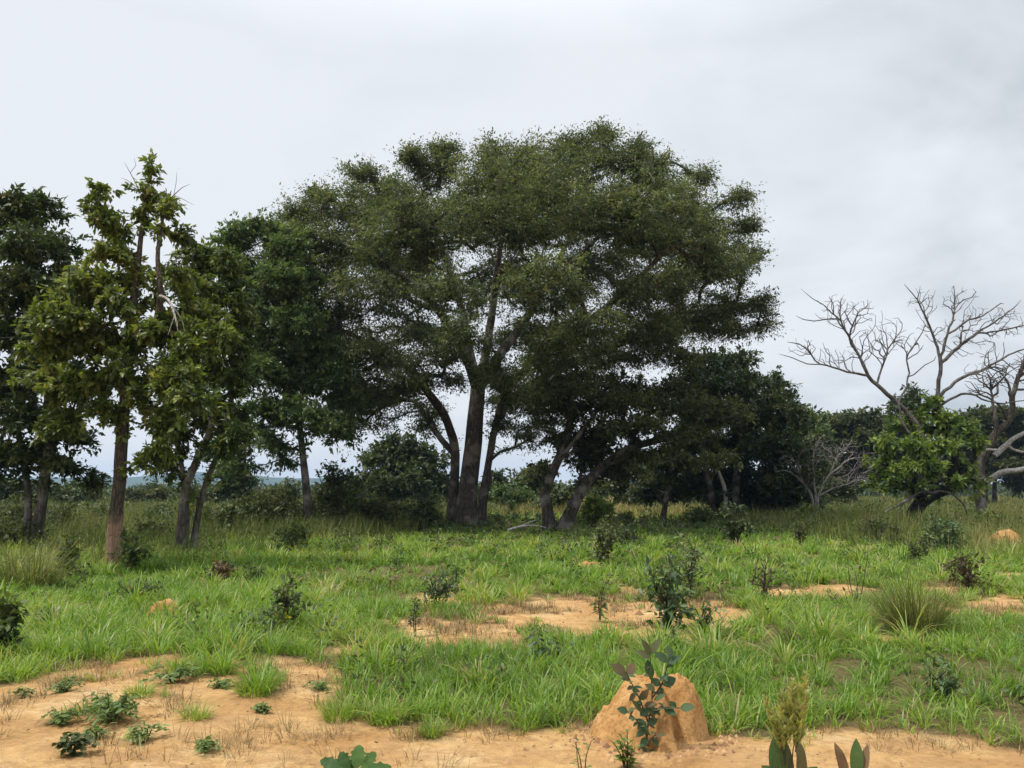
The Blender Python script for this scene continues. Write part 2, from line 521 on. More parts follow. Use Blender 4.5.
cv = N(nt, 'ShaderNodeCombineXYZ'); L_(dx.outputs[0], cv.inputs[0]); L_(dy.outputs[0], cv.inputs[1])
# soft cloud deck: broad thick and thin parts, with smaller rolls near the horizon
n1 = N(nt, 'ShaderNodeTexNoise'); n1.inputs['Scale'].default_value = 1.5; n1.inputs['Detail'].default_value = 6; n1.inputs['Roughness'].default_value = .52; n1.inputs['Distortion'].default_value = .35
mp = N(nt, 'ShaderNodeMapping'); mp.inputs['Location'].default_value = (3.1, 1.7, 0); L_(cv.outputs[0], mp.inputs[0]); L_(mp.outputs[0], n1.inputs['Vector'])
# the deck is thicker (greyer) to the right of the view
gr = N(nt, 'ShaderNodeMapRange'); L_(dx.outputs[0], gr.inputs[0]); gr.inputs[1].default_value = -.3; gr.inputs[2].default_value = 1.3; gr.inputs[3].default_value = .17; gr.inputs[4].default_value = -.045
n2 = N(nt, 'ShaderNodeTexNoise'); n2.inputs['Scale'].default_value = 3.6; n2.inputs['Detail'].default_value = 5; n2.inputs['Roughness'].default_value = .5; n2.inputs['Distortion'].default_value = .6; L_(mp.outputs[0], n2.inputs['Vector'])
# the smaller rolls only show where the deck is thick, to the right
gw = N(nt, 'ShaderNodeMapRange'); L_(dx.outputs[0], gw.inputs[0]); gw.inputs[1].default_value = -.2; gw.inputs[2].default_value = 1.0; gw.inputs[3].default_value = .08; gw.inputs[4].default_value = .95
n3 = N(nt, 'ShaderNodeMath', operation='SUBTRACT'); L_(n2.outputs[0], n3.inputs[0]); n3.inputs[1].default_value = .5
n4 = N(nt, 'ShaderNodeMath', operation='MULTIPLY_ADD'); L_(n3.outputs[0], n4.inputs[0]); L_(gw.outputs[0], n4.inputs[1]); L_(n1.outputs[0], n4.inputs[2])
ad = N(nt, 'ShaderNodeMath', operation='ADD'); L_(n4.outputs[0], ad.inputs[0]); L_(gr.outputs[0], ad.inputs[1])
cr = ramp(nt, [(.28, (4.5, 4.9, 5.25)), (.40, (5.3, 5.65, 6.0)), (.52, (6.05, 6.35, 6.7)), (.66, (6.7, 6.95, 7.3))]); L_(ad.outputs[0], cr.inputs[0])
mx = N(nt, 'ShaderNodeMix', data_type='RGBA'); mx.inputs[0].default_value = .94
# an overcast sky is brightest overhead, where the sun stands behind thin cloud
ze = N(nt, 'ShaderNodeMapRange'); L_(sx.outputs[2], ze.inputs[0]); ze.inputs[1].default_value = .5; ze.inputs[2].default_value = .95; ze.inputs[3].default_value = 1.0; ze.inputs[4].default_value = 2.2
zm = N(nt, 'ShaderNodeMix', data_type='RGBA', blend_type='MULTIPLY'); zm.inputs[0].default_value = 1; L_(cr.outputs[0], zm.inputs[6]); L_(ze.outputs[0], zm.inputs[7])
L_(sky.outputs[0], mx.inputs[6]); L_(zm.outputs[2], mx.inputs[7]); L_(mx.outputs[2], bg.inputs['Color']); L_(bg.outputs[0], wo.inputs[0])

# ------------------------------------------------------------------ ground
m_ground, nt, out = new_mat('earth'); L_ = nt.links.new
tc = N(nt, 'ShaderNodeTexCoord'); P_ = tc.outputs['Object']
na = N(nt, 'ShaderNodeTexNoise'); na.inputs['Scale'].default_value = 1.3; na.inputs['Detail'].default_value = 8; na.inputs['Roughness'].default_value = .62; L_(P_, na.inputs['Vector'])
nb = N(nt, 'ShaderNodeTexNoise'); nb.inputs['Scale'].default_value = 14; nb.inputs['Detail'].default_value = 6; nb.inputs['Roughness'].default_value = .7; L_(P_, nb.inputs['Vector'])
ra = ramp(nt, [(.28, (.36, .19, .072)), (.42, (.52, .30, .122)), (.54, (.62, .385, .168)), (.7, (.70, .49, .26))]); L_(na.outputs[0], ra.inputs[0])
rb = ramp(nt, [(.3, (.55, .50, .44)), (.5, (.95, .95, .95)), (.7, (1.08, 1.07, 1.05))]); L_(nb.outputs[0], rb.inputs[0])
mm = N(nt, 'ShaderNodeMix', data_type='RGBA', blend_type='MULTIPLY'); mm.inputs[0].default_value = .8; L_(ra.outputs[0], mm.inputs[6]); L_(rb.outputs[0], mm.inputs[7])
nk = N(nt, 'ShaderNodeTexNoise'); nk.inputs['Scale'].default_value = 2.6; nk.inputs['Detail'].default_value = 9; nk.inputs['Roughness'].default_value = .68; nk.inputs['Distortion'].default_value = .5
mk = N(nt, 'ShaderNodeMapping'); mk.inputs['Scale'].default_value = (.7, 1.5, 1); mk.inputs['Rotation'].default_value = (0, 0, .3); L_(P_, mk.inputs[0]); L_(mk.outputs[0], nk.inputs['Vector'])
rk = ramp(nt, [(.50, (0, 0, 0)), (.58, (.8, .8, .8)), (.66, (.25, .25, .25)), (.75, (0, 0, 0))]); L_(nk.outputs[0], rk.inputs[0])
mk2 = N(nt, 'ShaderNodeMix', data_type='RGBA'); L_(rk.outputs[0], mk2.inputs[0]); L_(mm.outputs[2], mk2.inputs[6]); mk2.inputs[7].default_value = (.46, .265, .12, 1); mm = mk2
at_ = N(nt, 'ShaderNodeAttribute', attribute_name='cover')
nc = N(nt, 'ShaderNodeTexNoise'); nc.inputs['Scale'].default_value = 9; nc.inputs['Detail'].default_value = 5; L_(P_, nc.inputs['Vector'])
c2 = N(nt, 'ShaderNodeMath', operation='MULTIPLY_ADD'); L_(nc.outputs[0], c2.inputs[0]); c2.inputs[1].default_value = .7; c2.inputs[2].default_value = -.35
c3 = N(nt, 'ShaderNodeMath', operation='ADD', use_clamp=True); L_(at_.outputs['Fac'], c3.inputs[0]); L_(c2.outputs[0], c3.inputs[1])
rc = ramp(nt, [(.3, (.07, .065, .024)), (.5, (.12, .10, .042)), (.7, (.21, .15, .07))]); L_(nb.outputs[0], rc.inputs[0])
m2 = N(nt, 'ShaderNodeMix', data_type='RGBA'); L_(c3.outputs[0], m2.inputs[0]); L_(mm.outputs[2], m2.inputs[6]); L_(rc.outputs[0], m2.inputs[7])
p = N(nt, 'ShaderNodeBsdfPrincipled'); p.inputs['Roughness'].default_value = .95; p.inputs['Specular IOR Level'].default_value = .1
L_(m2.outputs[2], p.inputs['Base Color'])
nd = N(nt, 'ShaderNodeTexNoise'); nd.inputs['Scale'].default_value = 22; nd.inputs['Detail'].default_value = 8; nd.inputs['Roughness'].default_value = .7; L_(P_, nd.inputs['Vector'])
b = N(nt, 'ShaderNodeBump'); b.inputs['Strength'].default_value = 1.0; b.inputs['Distance'].default_value = .035; L_(nd.outputs[0], b.inputs['Height'])
b2 = N(nt, 'ShaderNodeBump'); b2.inputs['Strength'].default_value = .6; b2.inputs['Distance'].default_value = .10; L_(na.outputs[0], b2.inputs['Height']); L_(b.outputs[0], b2.inputs['Normal'])
L_(b2.outputs[0], p.inputs['Normal']); L_(p.outputs[0], out.inputs[0])

gx = np.concatenate([np.arange(0, 9, .09), np.arange(9, 40, .6), np.geomspace(40, 2500, 34)]); gx = np.concatenate([-gx[:0:-1], gx])
gy = np.concatenate([-np.geomspace(2500, 10, 14), np.arange(-9, 3.2, .8), np.arange(3.2, 14, .08), np.arange(14, 45, .4), np.geomspace(45, 2500, 48)])
X, Yg = np.meshgrid(gx, gy); Z = gz(X, Yg)
V = np.stack([X, Yg, Z], -1).reshape(-1, 3); nx_, ny_ = len(gx), len(gy)
i = (np.arange(ny_ - 1)[:, None] * nx_ + np.arange(nx_ - 1)[None]).reshape(-1, 1)
me = mesh('ground', V, quads=i + np.array([0, 1, nx_ + 1, nx_]), smooth=True)
a = me.attributes.new('cover', 'FLOAT', 'POINT'); a.data.foreach_set('value', (np.clip(1 - soil(X, Yg), 0, 1) ** 2.4).astype(np.float32).ravel())
go = ob('ground', me, m_ground); go['kind'] = 'structure'

# distant hills
m_hill, nt, out = new_mat('hill_woods'); L_ = nt.links.new
tc = N(nt, 'ShaderNodeTexCoord'); n1 = N(nt, 'ShaderNodeTexNoise'); n1.inputs['Scale'].default_value = .02; n1.inputs['Detail'].default_value = 8; L_(tc.outputs['Object'], n1.inputs['Vector'])
r_ = ramp(nt, [(.35, (.03, .05, .025)), (.6, (.06, .085, .04)), (.75, (.14, .12, .06))]); L_(n1.outputs[0], r_.inputs[0])
p = N(nt, 'ShaderNodeBsdfPrincipled'); p.inputs['Roughness'].default_value = 1; L_(r_.outputs[0], p.inputs['Base Color']); L_(p.outputs[0], out.inputs[0])
hx = np.linspace(-2400, 2400, 420); hy = np.linspace(1700, 2480, 60)
HX, HY = np.meshgrid(hx, hy)
hh = (12 + 50 * sstep(350, -400, HX)) * (.55 + .9 * (fbm(HX / 380, HY / 380, 3, 4) - .3)) * np.sin(np.clip((HY - 1700) / 780, 0, 1) * np.pi) - 3
hh += (fbm(HX / 22, HY / 22, 8, 2) - .5) * 6
i = (np.arange(59)[:, None] * 420 + np.arange(419)[None]).reshape(-1, 1)
ho = ob('hills', mesh('hills', np.stack([HX, HY, np.maximum(hh, -3)], -1).reshape(-1, 3), quads=i + np.array([0, 1, 421, 420]), smooth=True), m_hill); ho['kind'] = 'structure'

# ------------------------------------------------------------------ grass (nobody could count it)
GRASS = [(0, (.05, .10, .015)), (.3, (.12, .22, .028)), (.55, (.225, .35, .046)), (.72, (.33, .39, .085)), (.86, (.42, .36, .14)), (1, (.40, .31, .17))]
m_grass = leaf_mat('grass_blade', GRASS, trans=.42, rough=.4, spec=.4, tgain=(1.2, 1.3, .6))
DRY = [(0, (.13, .09, .045)), (.4, (.25, .175, .09)), (.7, (.36, .30, .14)), (1, (.46, .38, .22))]
m_dry = leaf_mat('dry_stalk', DRY, trans=.2, rough=.7, spec=.15, tgain=(1.1, 1.0, .8))


def scatter(y0, y1, dens, marg=2.0, slope=.78):
    """Random ground points in a strip of the view, plus a margin at the sides."""
    n = int(dens * (slope * (y1 ** 2 - y0 ** 2) + 2 * marg * (y1 - y0)))
    y = np.sqrt(rng.uniform(y0 ** 2, y1 ** 2, n)); x = rng.uniform(-1, 1, n) * (slope * y + marg)
    return x, y


def tallness(x, y):
    """0 = short bright sward, 1 = tall rank grass toward the trees."""
    px, py = proj(x, y)
    edge = np.interp(px, [-400, 0, 120, 250, 330, 430, 520, 640, 760, 850, 1024, 1400], [598, 592, 566, 554, 540, 524, 512, 515, 525, 541, 562, 576])
    return sstep(-9, 7, edge - py + (fbm(x * .4, y * .4, 41, 3) - .5) * 26)


g = Geo()
for y0, y1, dens, nb_, wpx, rows in ((3.6, 8.5, 85, 14, .75, 5), (8.5, 14, 54, 13, .85, 4), (14, 22, 27, 12, .95, 4), (22, 34, 13, 11, 1.0, 3), (34, 60, 2.6, 10, 1.2, 3)):
    x, y = scatter(y0, y1, dens)
    s = soil(x, y); tl = tallness(x, y)
    keep = rng.uniform(0, 1, len(x)) > s ** .6 * 1.12 - .06 * rng.uniform(0, 1, len(x)); x, y, s, tl = x[keep], y[keep], s[keep], tl[keep]
    patchy = fbm(x * .55, y * .55, 61, 3)
    keep = rng.uniform(0, 1, len(x)) < np.clip(.15 + 2.5 * (patchy - .22), .2, 1); x, y, s, tl, patchy = x[keep], y[keep], s[keep], tl[keep], patchy[keep]
    k = rng.poisson(nb_, len(x)) + 2; idx = np.repeat(np.arange(len(x)), k); n = len(idx)
    sp = rng.uniform(.03, .11, len(x))[idx]; ang = rng.uniform(0, 6.283, n)
    bx_ = x[idx] + np.cos(ang) * sp * rng.uniform(0, 1, n); by_ = y[idx] + np.sin(ang) * sp * rng.uniform(0, 1, n)
    hgt = .09 + .17 * fbm(x * .7, y * .7, 71, 3) + rng.uniform(-.02, .09, len(x))
    hgt = hgt * (1 - .55 * sstep(.0, .5, s)) * (1 + 1.1 * tl * rng.uniform(.4, 1.2, len(x)))
    L = hgt[idx] * rng.uniform(.55, 1.25, n)
    head = ang + rng.normal(0, .8, n)
    w = np.maximum(.009 * rng.uniform(.6, 1.3, n), wpx * by_ / FPX * rng.uniform(.6, 1.35, n))
    hue = fbm(x * .28, y * .28, 81, 3) * .7 + fbm(x * 1.3, y * 1.3, 83, 2) * .3
    t = .45 + .42 * (hue - .5) * 2 * 1.0 + .16 * tl + .10 * (patchy - .5) + .22 * sstep(.15, .5, s)
    t = t[idx] + rng.normal(0, .13, n) + (rng.uniform(0, 1, n) < .07 + .06 * tl[idx]) * .34
    blades(g, np.stack([bx_, by_, gz(bx_, by_) - .01], 1), head, L, w, rng.uniform(.05, .75, n), rng.uniform(.4, 1.7, n), np.clip(t, 0, 1), rows)
x, y = scatter(4, 24, 4.6, 1.5); s = soil(x, y); cl = fbm(x * .5, y * .5, 63, 3)
keep = (s < .62) & (rng.uniform(0, 1, len(x)) < np.clip(cl * 2.6 - .75, .1, 1)); x, y, s = x[keep], y[keep], s[keep]
k = rng.poisson(34, len(x)) + 8; idx = np.repeat(np.arange(len(x)), k); n = len(idx); ang = rng.uniform(0, 6.283, n); q = np.sqrt(rng.uniform(0, 1, n)) * rng.uniform(.05, .16, len(x))[idx]
bx_ = x[idx] + np.cos(ang) * q; by_ = y[idx] + np.sin(ang) * q; sc = rng.uniform(.18, .46, len(x)) * (1 - .4 * s)
t = (.50 + .16 * rng.normal(0, 1, len(x)))[idx] + rng.normal(0, .12, n) + (rng.uniform(0, 1, n) < .08) * .35
blades(g, np.stack([bx_, by_, gz(bx_, by_) - .01], 1), ang + rng.normal(0, .35, n), sc[idx] * rng.uniform(.6, 1.3, n), np.maximum(.012 * rng.uniform(.7, 1.4, n), .95 * by_ / FPX), rng.uniform(.1, .8, n), rng.uniform(.5, 1.7, n), np.clip(t, 0, 1), 5)
o = g.build('grass', m_grass); o['kind'] = 'stuff'; tag(o, 'short bright green grass covering the open ground', 'grass')
print('grass faces', len(o.data.polygons))

# tall rank grass under and before the trees
m_rank = leaf_mat('rank_grass', [(0, (.055, .075, .02)), (.35, (.12, .14, .04)), (.6, (.21, .205, .07)), (.8, (.31, .26, .115)), (1, (.42, .33, .18))], trans=.3, rough=.6, spec=.2)
g = Geo()
for y0, y1, dens, nb_, wpx in ((13, 22, 11, 9, .5), (22, 34, 8, 9, .6), (34, 60, 3.5, 9, .7), (60, 130, .45, 9, .8), (130, 400, .03, 8, 1.0)):
    x, y = scatter(y0, y1, dens, 3)
    tl = tallness(x, y) * (.35 + 1.1 * fbm(x * .25, y * .25, 91, 3)); keep = rng.uniform(0, 1, len(x)) < tl * (1 - soil(x, y)); x, y, tl = x[keep], y[keep], tl[keep]
    k = rng.poisson(nb_, len(x)) + 2; idx = np.repeat(np.arange(len(x)), k); n = len(idx)
    ang = rng.uniform(0, 6.283, n); q = rng.uniform(0, .3, n)
    bx_ = x[idx] + np.cos(ang) * q; by_ = y[idx] + np.sin(ang) * q
    L = (.36 + .75 * fbm(x * .2, y * .2, 95, 3) * sstep(14, 30, y) + .25 * rng.uniform(0, 1, len(x)))[idx] * rng.uniform(.5, 1.2, n)
    w = np.maximum(.006, wpx * by_ / FPX * rng.uniform(.5, 1.1, n))
    px, py = proj(x, y)
    goldn = np.exp(-((px - 610) / 120) ** 2) * sstep(538, 512, py) * .5 + np.exp(-((px - 1010) / 60) ** 2) * .15
    t = (.30 + .35 * (fbm(x * .18, y * .18, 99, 3) - .3) + goldn)[idx] + rng.normal(0, .12, n) + (rng.uniform(0, 1, n) < .08) * .3
    blades(g, np.stack([bx_, by_, gz(bx_, by_) - .01], 1), ang + rng.normal(0, .8, n), L, w, rng.uniform(.02, .35, n), rng.uniform(.1, .9, n), np.clip(t, 0, 1), 4 if y1 < 40 else 3)
o = g.build('tall_grass', m_rank); o['kind'] = 'stuff'; tag(o, 'tall dull green and straw grass in front of the trees', 'grass')
print('tall grass faces', len(o.data.polygons))

# low broad-leaved weeds mixed into the grass, dry wisps and litter on the bare earth
m_weed = leaf_mat('weed_leaf', [(0, (.04, .065, .02)), (.5, (.085, .13, .04)), (.75, (.15, .15, .06)), (1, (.26, .15, .075))], trans=.2)
g = Geo()
x, y = scatter(6, 48, 3.4, 2)
px, py = proj(x, y); pr = np.clip(fbm(x * .45, y * .45, 113, 3) * 2.6 - .95, 0, 1) * (1 - soil(x, y)); keep = rng.uniform(0, 1, len(x)) < pr * np.where(px < 520, 1, .55); x, y = x[keep], y[keep]
hh_ = rng.uniform(.15, .42, len(x)) * (1 + .5 * tallness(x, y)); tips = []
T_ = np.repeat(np.arange(len(x)), 26); n = len(T_)
p_ = np.stack([x[T_], y[T_], 0 * y[T_]], 1); hz = rng.uniform(.15, 1, n) * hh_[T_]
p_ += np.concatenate([rng.normal(0, .10, (n, 2)) * (.6 + hz[:, None]), (gz(x, y)[T_] + hz)[:, None]], 1)
tv = np.clip(.42 + (vn(x * .6, y * .6, 5) - .5)[T_] * .7 + rng.normal(0, .14, n), 0, 1)
sz = np.maximum(.035, 1.7 * p_[:, 1] / FPX) * rng.uniform(.7, 1.5, n)
simple_leaves(g, p_, rng.normal(0, 1, (n, 3)) + np.array([0, 0, .3]), rng.normal(0, .5, (n, 3)) + np.array([0, 0, 1]), sz * 1.7, sz * .85, tv)
# taller forbs crowding the rank grass
x, y = scatter(16, 62, .75, 3); tl = tallness(x, y); px, py = proj(x, y)
keep = rng.uniform(0, 1, len(x)) < tl * np.where(px < 460, 1.0, .5) * np.clip(fbm(x * .3, y * .3, 117, 3) * 3 - .9, .05, 1) * (1 - soil(x, y)); x, y = x[keep], y[keep]
hh_ = rng.uniform(.35, 1.0, len(x)); T_ = np.repeat(np.arange(len(x)), 46); n = len(T_)
hz = rng.uniform(.1, 1, n) ** .7 * hh_[T_]
p_ = np.stack([x[T_], y[T_], gz(x, y)[T_] + hz], 1); p_[:, :2] += rng.normal(0, .17, (n, 2)) * (.5 + hh_[T_] * .6)[:, None]
tv = np.clip(.40 + (vn(x * .6, y * .6, 6) - .5)[T_] * .9 + rng.normal(0, .14, n), 0, 1)
sz = np.maximum(.04, 1.5 * p_[:, 1] / FPX) * rng.uniform(.7, 1.5, n)
simple_leaves(g, p_, rng.normal(0, 1, (n, 3)) + np.array([0, 0, .3]), rng.normal(0, .5, (n, 3)) + np.array([0, 0, 1]), sz * 1.9, sz * .8, tv)
o = g.build('low_weeds', m_weed); o['kind'] = 'stuff'; tag(o, 'scattered low broad leaved weeds growing among the grass', 'weeds')

g = Geo()
x, y = scatter(3.8, 26, 80, 1.0); s = soil(x, y); k_ = fbm(x * .8, y * .8, 131, 3)
pxd, pyd = proj(x, y); pd = 0 * x
for cx, cy_, rx, ry in ((175, 712, 30, 13), (290, 733, 62, 12), (420, 735, 36, 7), (455, 625, 52, 15), (225, 747, 60, 8), (335, 702, 26, 13), (520, 613, 60, 6), (930, 746, 60, 9), (1000, 740, 45, 10), (90, 745, 40, 8), (20, 702, 30, 10), (640, 628, 40, 6), (800, 604, 40, 6), (985, 612, 50, 6), (130, 762, 60, 8)):
    pd = np.maximum(pd, np.clip(1.4 * (1 - ((pxd - cx) / rx) ** 2 - ((pyd - cy_) / ry) ** 2), 0, 1))
fr = np.clip(s * (1 - s) * 4, 0, 1)
keep = rng.uniform(0, 1, len(x)) < np.maximum(np.maximum(fr * sstep(.34, .56, k_), pd * .85), sstep(.52, .68, k_) * .25 * (s > .05)); x, y = x[keep], y[keep]
k = rng.poisson(14, len(x)) + 3; idx = np.repeat(np.arange(len(x)), k); n = len(idx); ang = rng.uniform(0, 6.283, n); q = rng.uniform(0, .10, n)
bx_ = x[idx] + np.cos(ang) * q; by_ = y[idx] + np.sin(ang) * q
blades(g, np.stack([bx_, by_, gz(bx_, by_) - .004], 1), ang, rng.uniform(.05, .17, n), np.maximum(.0035, .55 * by_ / FPX), rng.uniform(.2, 1.2, n), rng.uniform(-.2, 1.2, n), np.clip(rng.normal(.42, .2, n), 0, 1), 3)
x, y = scatter(3.8, 16, 45, .5); s = soil(x, y); keep = (s > .15) & (rng.uniform(0, 1, len(x)) < .25 + .5 * (fbm(x, y, 141, 2) > .52)); x, y = x[keep], y[keep]; n = len(x)
blades(g, np.stack([x, y, gz(x, y) + .006], 1), rng.uniform(0, 6.28, n), rng.uniform(.03, .14, n), rng.uniform(.003, .006, n), rng.uniform(1.35, 1.6, n), rng.normal(.1, .15, n), np.clip(rng.normal(.35, .25, n), 0, 1), 3)
x, y = scatter(3.8, 13, 34, .4); s = soil(x, y); keep = (s > .12) & (rng.uniform(0, 1, len(x)) < .2 + .6 * (fbm(x * 1.1, y * 1.1, 145, 3) > .5)); x, y = x[keep], y[keep]; n = len(x)
sz = rng.uniform(.014, .042, n)
simple_leaves(g, np.stack([x, y, gz(x, y) + rng.uniform(.003, .012, n)], 1), rng.normal(0, 1, (n, 3)) * np.array([1, 1, .12]), rng.normal(0, .25, (n, 3)) + np.array([0, 0, 1]), sz, sz * rng.uniform(.3, .6, n), np.clip(rng.normal(.2, .22, n), 0, 1))
o = g.build('dry_grass', m_dry); o['kind'] = 'stuff'; tag(o, 'withered brown grass wisps and litter on the bare earth', 'dry grass')

m_clod = new_mat('clod'); m_clod, nt, out = m_clod; p = N(nt, 'ShaderNodeBsdfPrincipled'); p.inputs['Roughness'].default_value = 1
a = N(nt, 'ShaderNodeAttribute', attribute_name='tint'); r_ = ramp(nt, [(0, (.17, .085, .04)), (.6, (.36, .20, .09)), (1, (.48, .31, .16))]); nt.links.new(a.outputs['Fac'], r_.inputs[0]); nt.links.new(r_.outputs[0], p.inputs['Base Color']); nt.links.new(p.outputs[0], out.inputs[0])
g = Geo(); x, y = scatter(3.8, 14, 120, .3); keep = (soil(x, y) > .3) & (rng.uniform(0, 1, len(x)) < .15 + .8 * (fbm(x * 1.3, y * 1.3, 151, 2) > .55)); x, y = x[keep], y[keep]; n = len(x)
oc = np.array([[1, 0, 0], [0, 1, 0], [-1, 0, 0], [0, -1, 0], [0, 0, 1]], float); sz = np.exp(rng.normal(-5.0, .65, n))
mx_, my_ = on_ground(663, 746)[:2]; k = 700; a_ = rng.uniform(0, 6.28, k); q_ = .40 + np.abs(rng.normal(0, .12, k))
x = np.concatenate([x, mx_ + np.cos(a_) * q_]); y = np.concatenate([y, my_ + .26 + np.sin(a_) * q_]); sz = np.concatenate([sz, np.exp(rng.normal(-4.7, .6, k))]); n = len(x)
v = np.stack([x, y, gz(x, y) - .002], 1)[:, None] + oc[None] * sz[:, None, None] * rng.uniform(.5, 1.2, (n, 5, 1))
ft = np.array([[0, 1, 4], [1, 2, 4], [2, 3, 4], [3, 0, 4]])
g.add(v.reshape(-1, 3), t=(np.arange(n)[:, None, None] * 5 + ft[None]).reshape(-1, 3), tt=np.repeat(rng.uniform(0, 1, n), 4))
o = g.build('earth_crumbs', m_clod); o['kind'] = 'stuff'; tag(o, 'small crumbs of orange earth lying on the bare soil', 'soil crumbs')
# ------------------------------------------------------------------ tree materials
BK_DARK = bark_mat('bark_dark', (.045, .038, .032), (.12, .10, .085), 5, .8, patches=(.17, .155, .135))
BK_GREAT = bark_mat('bark_great', (.055, .047, .040), (.15, .128, .108), 5, .9, patches=(.19, .165, .145))
BK_GREY = bark_mat('bark_grey', (.075, .065, .055), (.16, .14, .12), 4, .7, patches=(.20, .185, .165))
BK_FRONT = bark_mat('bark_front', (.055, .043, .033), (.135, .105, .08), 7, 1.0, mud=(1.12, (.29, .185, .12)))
BK_BLACK = bark_mat('bark_black', (.012, .011, .01), (.035, .03, .027), 6, .8)
BK_PALE = bark_mat('bark_pale', (.11, .10, .09), (.26, .24, .22), 5, .6, patches=(.07, .06, .055))
BK_ASH = bark_mat('bark_ash', (.18, .16, .145), (.36, .33, .30), 5, .6)
BK_BONE = bark_mat('bark_bone', (.34, .31, .28), (.52, .49, .45), 6, .5)
TW_BROWN = bark_mat('twig_brown', (.06, .045, .03), (.16, .12, .085), 8, .3)
TW_GREEN = bark_mat('twig_green', (.06, .07, .03), (.13, .12, .06), 8, .3)
LF_MAIN = leaf_mat('leaf_umbrella', [(0, (.044, .060, .030)), (.45, (.092, .118, .056)), (.75, (.145, .168, .078)), (1, (.21, .21, .10))], trans=.38, spec=.25)
LF_FRONT = leaf_mat('leaf_front', [(0, (.045, .066, .018)), (.4, (.11, .145, .034)), (.7, (.19, .225, .052)), (.9, (.27, .28, .065)), (1, (.33, .30, .10))], trans=.4, spec=.4, rough=.4)
LF_DARK = leaf_mat('leaf_dark', [(0, (.026, .043, .017)), (.5, (.060, .088, .030)), (.85, (.11, .13, .046)), (1, (.13, .125, .045))], trans=.28, spec=.35, rough=.45)
LF_MID = leaf_mat('leaf_mid', [(0, (.034, .055, .017)), (.5, (.08, .115, .030)), (.8, (.15, .185, .045)), (1, (.22, .23, .055))], trans=.34, spec=.35, rough=.45)
LF_SLIM = leaf_mat('leaf_slim', [(0, (.042, .072, .028)), (.5, (.10, .15, .055)), (1, (.17, .21, .08))], trans=.34)
LF_OLIVE = leaf_mat('leaf_olive', [(0, (.034, .046, .017)), (.5, (.08, .097, .034)), (1, (.15, .155, .058))], trans=.34)
LF_GREEN = leaf_mat('leaf_green', [(0, (.06, .10, .022)), (.5, (.15, .22, .05)), (1, (.25, .30, .075))], trans=.35, rough=.42)
LF_FAR = leaf_mat('leaf_far', [(0, (.026, .040, .012)), (.5, (.065, .088, .027)), (1, (.12, .14, .042))], trans=.2)


def M(trunk, crown=None, **kw):
    d = dict(trunk=trunk); d['crown'] = crown; d.update(kw); return d


